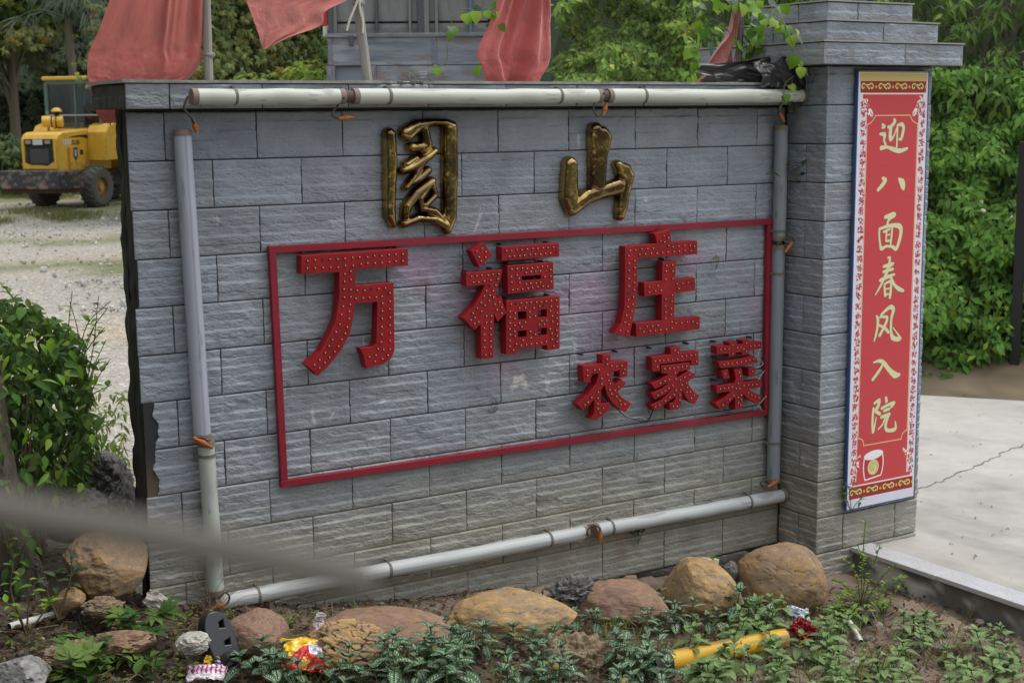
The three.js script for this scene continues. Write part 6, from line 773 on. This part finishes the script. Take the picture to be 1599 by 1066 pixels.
// the shrub and tree at the left edge
{
  const R = rng(909), root = onZ(30, 850, -0.35); root.y = bedH(root.x, root.z);
  const t = thing('leafy_shrub', 'dense glossy green shrub at the left edge beside the bare wall end', 'shrub', root);
  const P = [[-30, 462], [40, 470], [80, 492], [115, 520], [140, 565], [135, 640], [150, 700], [120, 770], [70, 800], [-30, 820]].map(([x, y]) => new THREE.Vector2(x, y));
  const pick = () => { for (;;) { const x = rr(R, -40, 160), y = rr(R, 455, 825); if (inside(x, y, P)) return [x, y]; } };
  for (let i = 0; i < 26; i++) { const [x, y] = pick(), z = rr(R, -0.8, -0.2), e = onZ(x, y, z).sub(root); part('branch', taper([V(rr(R, -0.1, 0.1), -0.05, rr(R, -0.1, 0.1)), e.clone().multiplyScalar(0.5).add(V(0, 0.08, 0)), e], 0.012, 0.003, 12, 6), stemBrown, t); }
  const leafAt = (x, y, z) => { const q = onZ(x, y, z).sub(root), n = V(rr(R, -0.8, 0.6), rr(R, 0.2, 1.1), rr(R, 0, 1)); return [q, leafQ(R, n, rr(R, -0.9, 0.9)), 0.032 + 0.06 * R() * R() + 0.015 * R()]; };
  for (let i = 0; i < 290; i++) { let [x, y] = pick(); x += 26 * noise(y * 0.035, 4) + rr(R, -12, 22); y += 20 * noise(x * 0.05, 9); const [q, qq, s] = leafAt(x, y, rr(R, -0.42, -0.1)), m = part('leaf', R() < 0.75 ? ovate : narrow, (R() < (y < 620 ? 0.5 : 0.25) ? greenMats.fresh : greenMats.deep)[Math.floor(R() * 4)], t); m.position.copy(q); m.quaternion.copy(qq); m.scale.setScalar(s); }
  const L = []; for (let i = 0; i < 2600; i++) { const [x, y] = pick(), [q, qq, s] = leafAt(x, y, rr(R, -1.1, -0.4)); L.push({ m: M4(q, qq, s), c: tint(R, [0.08, 0.16, 0.036], 0.45) }); }
  instances('foliage', ovate, bulkLeaf, L, t, 'stuff');
  // loose shoots leaning over the lot
  for (const [i, a] of [[0, [[120, 600], [118, 530], [108, 470], [112, 455]]], [1, [[125, 640], [140, 560], [150, 500], [153, 462]]], [2, [[120, 560], [150, 510], [168, 480], [172, 470]]], [3, [[60, 520], [35, 480], [10, 455], [-2, 440]]], [4, [[130, 660], [160, 600], [172, 560], [165, 530]]]].map((e) => e)) { const r = onZ(a[0][0], a[0][1], -0.5); weed('shoot', ['slender shoot rising from the left shrub, nearest the lorry track', 'slender shoot with fresh leaves in the middle over the shrub', 'slender shoot with fresh leaves closest to the wall end, above', 'dry flowering stalk over the left shrub at the picture edge', 'slender shoot drooping towards the bare wall end, lowest one'][i].replace('lorry track', 'gravel lot'), 'shoot', r, [onZ(a[2][0], a[2][1], -0.5), onZ(a[3][0], a[3][1], -0.55), onZ(a[1][0] + 14, a[1][1], -0.45)], { seed: 210 + i, geo: ovate, size: 0.05, leaves: 6, green: 'fresh', from: 0.35, stem: 0.0028 }); }
  // low herbs between shrub and wall end
  const G = []; for (let i = 0; i < 520; i++) { const x = rr(R, 120, 196), y = rr(R, 610, 752), q = onZ(x, y, rr(R, -2.2, -1.1)); if (fbm(x * 0.03, y * 0.03) < -0.12 - 0.002 * (y - 640)) continue; G.push({ m: M4(q, leafQ(R, V(rr(R, -0.6, 0.6), 1, rr(R, 0, 1)), rr(R, -0.8, 0.8)), rr(R, 0.03, 0.07)), c: tint(R, [0.12, 0.19, 0.045], 0.3, 0.4) }); }
  info(instances('low_herbs', narrow, bulkLeaf, G, scene, 'stuff'), 'light green low herbs growing behind the shrub at the wall end', 'herbs');
  // trunk with roots
  const bark = new THREE.MeshStandardMaterial({ map: dataMap(128, 256, (u, v) => { const n = pfbm(u, v, 8, 141, 5), k = 0.13 + 0.09 * n; return [k, k * 0.86, k * 0.68]; }), roughness: 1, bumpMap: relief(2, 3), bumpScale: 0.03 });
  const tr = thing('small_tree', 'grey tree stem with spreading roots at the lower left edge', 'tree', onZ(22, 935, -0.25)); const o = tr.position, Q = (a) => a.map(([x, y, z]) => onZ(x, y, z ?? -0.25).sub(o));
  part('trunk', taper(Q([[28, 960], [26, 880], [14, 800], [-6, 690], [-20, 560]]), 0.075, 0.05, 40, 14), bark, tr); for (const a of [[[26, 880], [48, 915], [62, 955, -0.1]], [[20, 900], [35, 940], [30, 985, 0.0]], [[14, 880], [-8, 930], [-20, 970, -0.1]], [[30, 860], [52, 880], [66, 935, -0.2]]]) part('root', taper(Q(a), 0.04, 0.015, 16, 8), bark, tr);
  const F = []; for (let i = 0; i < 500; i++) { const q = onZ(rr(R, -160, 10), rr(R, 250, 640), rr(R, -0.9, 0.1)).sub(o); F.push({ m: M4(q, leafQ(R, V(rr(R, -0.6, 0.6), 0.7, rr(R, 0, 1)), rr(R, -0.8, 0.8)), rr(R, 0.05, 0.1)), c: tint(R, [0.045, 0.09, 0.028], 0.4) }); } const F2 = addedCrown(R, o); instances('crown', ovate, bulkLeaf, F2, tr, 'stuff');  // this crown is added out of view to shade from the left
  for (let i = 0; i < 14; i++) { const m = part('leaf', ovate, greenMats.deep[i % 4], tr); m.position.copy(onZ(rr(R, 0, 60), rr(R, 780, 920), -0.15).sub(o)); m.quaternion.copy(leafQ(R, V(rr(R, -0.6, 0.6), 0.7, 1), rr(R, -0.8, 0.8))); m.scale.setScalar(rr(R, 0.04, 0.075)); }
}
// ---------------------------------------------------------------- vegetation beyond the wall
// leaves gathered in clumps through a crown: clumps sit on and inside an uneven ellipsoid
function crown(R, n, c, r, nc, base, size, o = {}) {
  const cl = [], out = []; for (let i = 0; i < nc; i++) { const d = V(rr(R, -1, 1), rr(R, -1, 1), rr(R, -1, 1)); if (d.length() > 1 || d.length() < 0.1) { i--; continue; } d.normalize().multiplyScalar(rr(R, 0.45, 1.05)); cl.push([d, rr(R, 0.16, 0.34), rr(R, 0.72, 1.25), rr(R, -0.1, 0.3)]); }
  for (let i = 0; i < n; i++) { const [d, s, k, y] = cl[Math.floor(R() * nc)], g = V(R() + R() + R() - 1.5, (R() + R() + R() - 1.5) * 0.75, R() + R() + R() - 1.5).multiplyScalar(s * 1.5), q = d.clone().add(g), nrm = g.clone().normalize().multiplyScalar(0.7).add(V(0, 0.75, 0)).addScaledVector(V(EYE.x - c.x, 0.5, EYE.z - c.z).normalize(), 0.35).add(V(rr(R, -0.6, 0.6), rr(R, -0.4, 0.4), rr(R, -0.6, 0.6))); const cc = tint(R, base, 0.28, 0.12), v = k * (1 + y * 0.2); cc.r *= v * (1 + y); cc.g *= v; cc.b *= v; out.push({ m: M4(V(c.x + q.x * r.x, c.y + q.y * r.y, c.z + q.z * r.z), leafQ(R, nrm, rr(R, -1, 1)), size * rr(R, 0.6, 1.3)), c: cc }); }
  return out;
}
const sprig = (() => { const R = rng(5), gs = []; for (let i = 0; i < 6; i++) gs.push(leafGeo(1, 0.42, { seg: 2, fold: 0.25, droop: 0.35 }).rotateX(rr(R, -0.5, 0.2)).rotateZ((i - 2.5) * 0.72).translate(0, -0.1, 0)); return merged(gs); })();
const pinnate = (() => { const gs = []; for (let i = 0; i < 8; i++) for (const s of [-1, 1]) gs.push(leafGeo(0.34 * Math.sin(0.5 + i * 0.3), 0.1, { seg: 1, fold: 0.2, droop: 0.2 }).rotateZ(-s * 1.15).translate(0, i * 0.13, -0.02 * i * i * 0.3)); return merged(gs); })();
const barkFar = std([0.12, 0.1, 0.075], 1), barkPale = std([0.24, 0.22, 0.19], 1);
const flatLeaf = leafGeo(1, 0.52, { seg: 2, fold: 0.22, droop: 0.3 });
function tree(name, label, px, dist, H, trunkH, crowns, seed, o = {}) {
  const R = rng(seed), p = atD(px, 300, dist); p.y = lotH(p.x, p.z) - 0.1; const t = thing(name, label, o.cat || 'tree', p, 0, o.group);
  const right = V(Math.cos(faceEye(p)), 0, -Math.sin(faceEye(p)));
  const top = V(rr(R, -0.4, 0.4), trunkH, rr(R, -0.4, 0.4)); if (!o.bush) part('trunk', taper([V(0, 0, 0), V(rr(R, -0.15, 0.15), trunkH * 0.4, 0), V(rr(R, -0.25, 0.25), trunkH * 0.75, 0), top], o.r || 0.17, 0.06, 20, 9), o.bark || barkFar, t);
  const L = []; for (const [dx, y, rx, ry, n, nc, base, size] of crowns) { const c = right.clone().multiplyScalar(dx).add(V(0, y, 0)); L.push(...crown(R, Math.round(n * 2.1), p.clone().add(c), V(rx, ry, rx), nc, base, size * 0.66).map((e) => { const m = new THREE.Matrix4().makeTranslation(-p.x, -p.y, -p.z).multiply(e.m); return { m, c: e.c }; })); if (!o.bush) for (let k = 0; k < 5; k++) { const e = c.clone().add(V(rr(R, -0.6, 0.6) * rx, rr(R, -0.3, 0.5) * ry, rr(R, -0.6, 0.6) * rx)), s = V(0, trunkH * rr(R, 0.35, 0.8), 0); part('branch', taper([s, s.clone().lerp(e, 0.5).add(V(0, 0.3, 0)), e], 0.06, 0.02, 10, 6), o.bark || barkFar, t); } }
  instances('crown', o.geo || sprig, bulkLeaf, L, t, 'stuff'); return t;
}
const olive = [0.17, 0.24, 0.09], midG = [0.125, 0.225, 0.06], darkG = [0.09, 0.16, 0.065], greyG = [0.21, 0.28, 0.215], lime = [0.22, 0.36, 0.06];
// the wood on the far side of the lot
tree('broadleaf_tree', 'tall dark tree with bare trunk left behind the loader', 28, 45, 10, 5.5, [[0.1, 7.2, 3.2, 2.4, 3600, 46, midG, 0.26], [-0.8, 4.6, 1.9, 1.1, 1100, 18, olive, 0.24]], 11, { r: 0.2 });
tree('broadleaf_tree', 'grey-leaved tree rising straight behind the loader cab', 112, 48, 9, 4.5, [[0, 4.6, 1.9, 1.6, 1500, 24, greyG, 0.33], [0.5, 7.2, 2.6, 1.9, 1900, 30, [0.07, 0.1, 0.062], 0.3]], 12, { geo: sprig });
tree('broadleaf_tree', 'dark tree seen between the loader and the largest flag', 190, 51, 10, 5, [[0, 6, 3.4, 3, 2600, 40, darkG, 0.3]], 13);
tree('broadleaf_tree', 'olive green tree between the first pole and the pointed flag', 352, 30, 8, 3.5, [[0, 4.1, 2.1, 1.7, 3000, 40, olive, 0.2], [0.5, 6.5, 2.4, 1.6, 2300, 32, olive, 0.2], [-0.4, 2.2, 1.6, 1.0, 1200, 18, [0.075, 0.085, 0.05], 0.18]], 14, { r: 0.13 });
tree('broadleaf_tree', 'darker green tree behind the pointed flag beside the truck', 440, 33, 8, 3.8, [[0, 5.2, 2.6, 2.2, 3200, 42, midG, 0.21], [0.2, 2.8, 2.0, 1.2, 1500, 22, olive, 0.2]], 15, { r: 0.14 });
tree('rounded_shrub', 'bright green shrub at the left side of the truck', 478, 21, 3, 1, [[0, 1.9, 0.85, 1.15, 3000, 34, lime, 0.12], [-0.75, 1.4, 0.6, 0.8, 900, 14, [0.09, 0.15, 0.035], 0.11]], 16, { bush: true, cat: 'shrub' });
tree('undergrowth_shrub', 'dark shrub under the wood at the far left edge', -20, 41, 3, 1, [[0, 1.0, 1.7, 1.3, 1500, 26, darkG, 0.2]], 17, { bush: true, cat: 'shrub' });
tree('undergrowth_shrub', 'dark shrub behind the loader hood under the trees', 75, 50, 3, 1, [[0, 1.5, 2.2, 1.7, 2200, 34, [0.035, 0.056, 0.03], 0.22]], 18, { bush: true, cat: 'shrub' });
tree('undergrowth_shrub', 'dark shrub behind the loader cab window', 140, 50, 3, 1, [[0, 1.6, 2.2, 1.8, 2200, 34, darkG, 0.22]], 19, { bush: true, cat: 'shrub' });
tree('undergrowth_shrub', 'olive undergrowth between first pole and truck above the wall top', 395, 44, 3, 1, [[0, 1.2, 3.0, 1.6, 2600, 40, [0.06, 0.075, 0.04], 0.18]], 20, { bush: true, cat: 'shrub' });
{ // fan palm among the trees
  const R = rng(33), p = atD(118, 300, 41); p.y = lotH(p.x, p.z); const t = thing('fan_palm', 'drooping grey-green palm fronds above the loader cab', 'palm', p), right = V(Math.cos(faceEye(p)), 0, -Math.sin(faceEye(p)));
  part('trunk', taper([V(0, 0, 0), V(0.1, 2.3, 0), V(0.05, 4.7, 0)], 0.13, 0.1, 16, 9), barkFar, t); const bl = leafGeo(1, 0.05, { seg: 3, fold: 0.3, droop: 0.25 });
  for (let k = 0; k < 11; k++) { const a = rr(R, -2.9, 2.9), el = rr(R, -0.2, 0.9), len = rr(R, 0.9, 1.5), e = right.clone().multiplyScalar(Math.sin(a) * Math.cos(el) * len).add(V(0, 4.7 + Math.sin(el) * len, 0)).add(V(0, 0, Math.cos(a) * 0.5 * len)), gs = []; const m0 = V(0.05, 4.7, 0), mid = m0.clone().lerp(e, 0.5).add(V(0, 0.25, 0)), c = new THREE.CatmullRomCurve3([m0, mid, e]); gs.push(taper(c.points, 0.025, 0.01, 8, 5)); for (let i = 0; i < 24; i++) { const q = c.getPoint(0.3 + 0.7 * i / 24), l = bl.clone(); l.scale(0.75, 0.75, 0.75); l.applyQuaternion(leafQ(R, V(rr(R, -0.7, 0.7), 0.4, rr(R, 0.2, 1)), rr(R, -0.7, 0.7))); l.translate(q.x, q.y, q.z); gs.push(l); } part('frond', merged(gs), leafMat([0.085, 0.115, 0.075], { roughness: 0.5 }), t); }
}
{ // wooded rise that closes the view behind, and an unseen slope added behind the viewer
  const hill = (name, f, nx, ny, c) => { const pos = [], idx = [], col = []; for (let i = 0; i <= nx; i++) for (let j = 0; j <= ny; j++) { const q = f(i / nx, j / ny); pos.push(q.x, q.y, q.z); const k = 0.7 + 1.1 * Math.abs(fbm(q.x * 0.8, q.y * 0.9, q.z * 0.8, 4)); col.push(c[0] * k, c[1] * k, c[2] * k); if (i && j) { const a = (i - 1) * (ny + 1) + j - 1, b = a + ny + 1; idx.push(a, b, a + 1, a + 1, b, b + 1); } } const g = new THREE.BufferGeometry(); g.setAttribute('position', new THREE.Float32BufferAttribute(pos, 3)); g.setAttribute('color', new THREE.Float32BufferAttribute(col, 3)); g.setIndex(idx); g.computeVertexNormals(); struct(name, g, new THREE.MeshStandardMaterial({ vertexColors: true, roughness: 1, side: THREE.DoubleSide })); };
  hill('wooded_hill', (u, v) => { const a = lerp(-0.75, 1.35, u), d = 57 + 16 * v + 3 * fbm(u * 14, v * 3, 1, 3), y = -0.5 + 18 * Math.pow(v, 0.8) + 2.2 * fbm(u * 22, v * 4, 5, 3) * (v > 0 ? 1 : 0); return V(EYE.x + Math.sin(a + 0.1) * d, y, EYE.z - Math.cos(a + 0.1) * d); }, 160, 24, [0.026, 0.04, 0.018]);
  hill('unseen_slope', (u, v) => V(lerp(-45, 45, u), -0.3 + lerp(11, 4, u) * Math.pow(v, 0.7) + 1.5 * fbm(u * 16, v * 3, 2, 3) * (v > 0 ? 1 : 0), 15 + 8 * v + 2 * fbm(u * 12, v * 3, 7, 3)), 90, 16, [0.03, 0.045, 0.02]);  // slope stays unseen; higher at left to cut the light from there
}
// leaf cover of the bank behind the driveway: things by kind, each a mass
function bankMass(name, label, cat, s0, s1, y0, y1, n, geo, base, size, seed, o = {}) {
  const R = rng(seed), L = [], c0 = bankFoot((s0 + s1) / 2), t = thing(name, label, cat, c0);
  const at = (s, y, out) => { const back = y < 0.1 ? 0 : 1.1 * Math.pow(y / 1.6, 0.9); return bankFoot(s).addScaledVector(BANK_N, -back + out).setY(y); };
  for (let i = 0; i < n; i++) { const s = rr(R, s0, s1), y = lerp(y0, y1, R()), f = fbm(s * 1.5 + seed, y * 1.6, 2, 3), g = fbm(s * 3.6 + seed, y * 4.2, 5, 2); const edge = Math.min(s - s0, s1 - s, (y1 - y) * 0.8, y0 > 0.3 ? y - y0 : 9); if (edge < 0.35 * Math.abs(fbm(s * 3, y * 3, seed, 2)) + 0.05) continue; if (f * 0.8 + g < -0.3 && R() < 0.9) continue; const out = (o.out || 0.25) + 0.95 * f + 0.4 * g + rr(R, -0.14, 0.06) + (y < 0.5 ? -0.1 : 0), q = at(s, y, out); const nr = BANK_N.clone().multiplyScalar(0.75).add(V(rr(R, -0.5, 0.5), 0.62 + 0.9 * (g), rr(R, -0.5, 0.5))); const cc = tint(R, base, 0.3, 0.15), dk = lerp(0.6, 1.25, sstep(-0.25, 0.25, f + g)); L.push({ m: M4(q.sub(c0), leafQ(R, nr, rr(R, -0.9, 0.9)), size * (0.35 + 1.1 * R() * (0.4 + 0.6 * R()) + 0.25 * R())), c: C(cc.r * dk, cc.g * dk, cc.b * dk) }); }  // leaves set back in hollows get darker colour, painting in the shade
  instances('foliage', geo, bulkLeaf, L, t, 'stuff');
  if (o.flowers) { const F = []; for (let i = 0; i < o.flowers; i++) { const s = rr(R, s0, s1), y = rr(R, 0.3, 2.6), f = fbm(s * 1.5 + seed, y * 1.6, 2, 3), g = fbm(s * 3.6 + seed, y * 4.2, 5, 2); F.push({ m: M4(at(s, y, (o.out || 0.25) + 0.75 * f + 0.32 * g + 0.1).sub(c0), QE(R() * 3, R() * 6, 0), rr(R, 0.018, 0.03)), c: C(0.75, 0.75, 0.7) }); } instances('flower', new THREE.IcosahedronGeometry(1, 1).scale(1, 0.5, 1), bulkLeaf, F, t, 'stuff'); }
  return t;
}
bankMass('hedge_bush', 'broad-leaved green bush right of the pillar behind the driveway', 'bush', -1.1, 1.9, 0.05, 2.9, 17000, flatLeaf, [0.1, 0.22, 0.04], 0.095, 41, { flowers: 20, out: 0.15 });
bankMass('hedge_bush', 'green bush at the right edge behind the black gate', 'bush', 0.8, 5, 0.05, 3.2, 9000, flatLeaf, [0.09, 0.2, 0.038], 0.095, 42, { flowers: 8, out: 0.0 });
bankMass('hanging_bush', 'darker long-leaved bush above the hedge in the top right corner', 'bush', -0.6, 4, 2.3, 4.8, 8000, leafGeo(1, 0.3, { seg: 2, fold: 0.25, droop: 0.45 }), [0.09, 0.175, 0.04], 0.14, 43, { out: 0.1 });
bankMass('leafy_bank', 'mixed green bushes between the gathered flag and the vine', 'bush', -4.1, -2.4, 0.3, 4.2, 17000, flatLeaf, [0.16, 0.27, 0.06], 0.075, 44, { out: 0.0 });
bankMass('leafy_bank', 'deep green bushes behind the twisted flag and pillar', 'bush', -2.9, -0.6, 0.3, 4.4, 14000, flatLeaf, [0.1, 0.21, 0.04], 0.085, 45, { out: -0.1 });
bankMass('feathery_shrub', 'feathery green sprays in front of the bank right of the gathered flag', 'shrub', -3.7, -2.2, 1.9, 3.6, 700, pinnate, [0.1, 0.2, 0.045], 0.34, 46, { out: 0.3 });
// grass and stones on the lot
{
  const R = rng(616), G = [], S = [], bl = leafGeo(1, 0.07, { seg: 2, fold: 0.3, droop: 0.4 });
  for (let i = 0; i < 14000; i++) { const px = rr(R, -30, 200), band = R(), py = band < 0.5 ? rr(R, 292, 312) : band < 0.9 ? rr(R, 328, 362) : rr(R, 326, 400), q = onLot(px, py); if (fbm(q.x * 0.4, q.z * 0.16, 3, 3) < (px > 110 ? 0.14 : 0.05)) continue; for (let k = 0; k < 2; k++) G.push({ m: M4(q.clone().add(V(rr(R, -0.2, 0.2), 0, rr(R, -0.2, 0.2))), QE(rr(R, -0.6, 0.6), R() * 6.3, rr(R, -0.4, 0.4)), rr(R, 0.05, 0.16)), c: tint(R, [0.11, 0.15, 0.05], 0.3, 0.6) }); }
  for (let i = 0; i < 1300; i++) { const px = rr(R, -20, 215), py = 320 + 170 * Math.pow(R(), 1.4), q = onLot(px, py), s = rr(R, 0.008, 0.03) * (R() < 0.03 ? 2.6 : 1), k = R() < 0.25 ? rr(R, 0.5, 0.7) : rr(R, 0.25, 0.5); if (fbm(q.x * 0.3, q.z * 0.3, 8, 3) < -0.05 && R() < 0.8) continue; S.push({ m: M4(q.add(V(0, 0.03, 0)), QE(R() * 6, R() * 6, R() * 6), V(s, s * 0.6, s * 0.8)), c: C(k, k * 0.97, k * 0.93) }); }
  info(instances('lot_grass', bl, bulkLeaf, G, scene, 'stuff'), 'patches of short grass on the gravel lot round the loader', 'grass');
  info(instances('lot_stones', new THREE.IcosahedronGeometry(1, 0), new THREE.MeshStandardMaterial({ color: 0xffffff, roughness: 1, flatShading: true }), S, scene, 'stuff'), 'loose pale stones and rubble on the gravel lot', 'stones');
}
// ---------------------------------------------------------------- a twig added in place of a blurred windscreen smear near the viewer
{
  const a = atD(-900, 560, 0.52), t = thing('smear_twig', 'blurred grey smear close to the viewer, built as an added twig from the left edge', 'twig', a), P = [a, atD(-420, 690, 0.42), atD(-60, 782, 0.37), atD(250, 838, 0.355), atD(430, 874, 0.35), atD(560, 902, 0.35)].map((q) => q.clone().sub(t.position));
  part('shaft', taper(P, 0.0052, 0.0046, 60, 10), std([0.13, 0.12, 0.105], 0.9), t); part('tip', new THREE.SphereGeometry(0.0046, 10, 8).translate(P[5].x, P[5].y, P[5].z), std([0.13, 0.12, 0.105], 0.9), t);
}
camera.far = 900; camera.updateProjectionMatrix();
renderer.render(scene, camera);
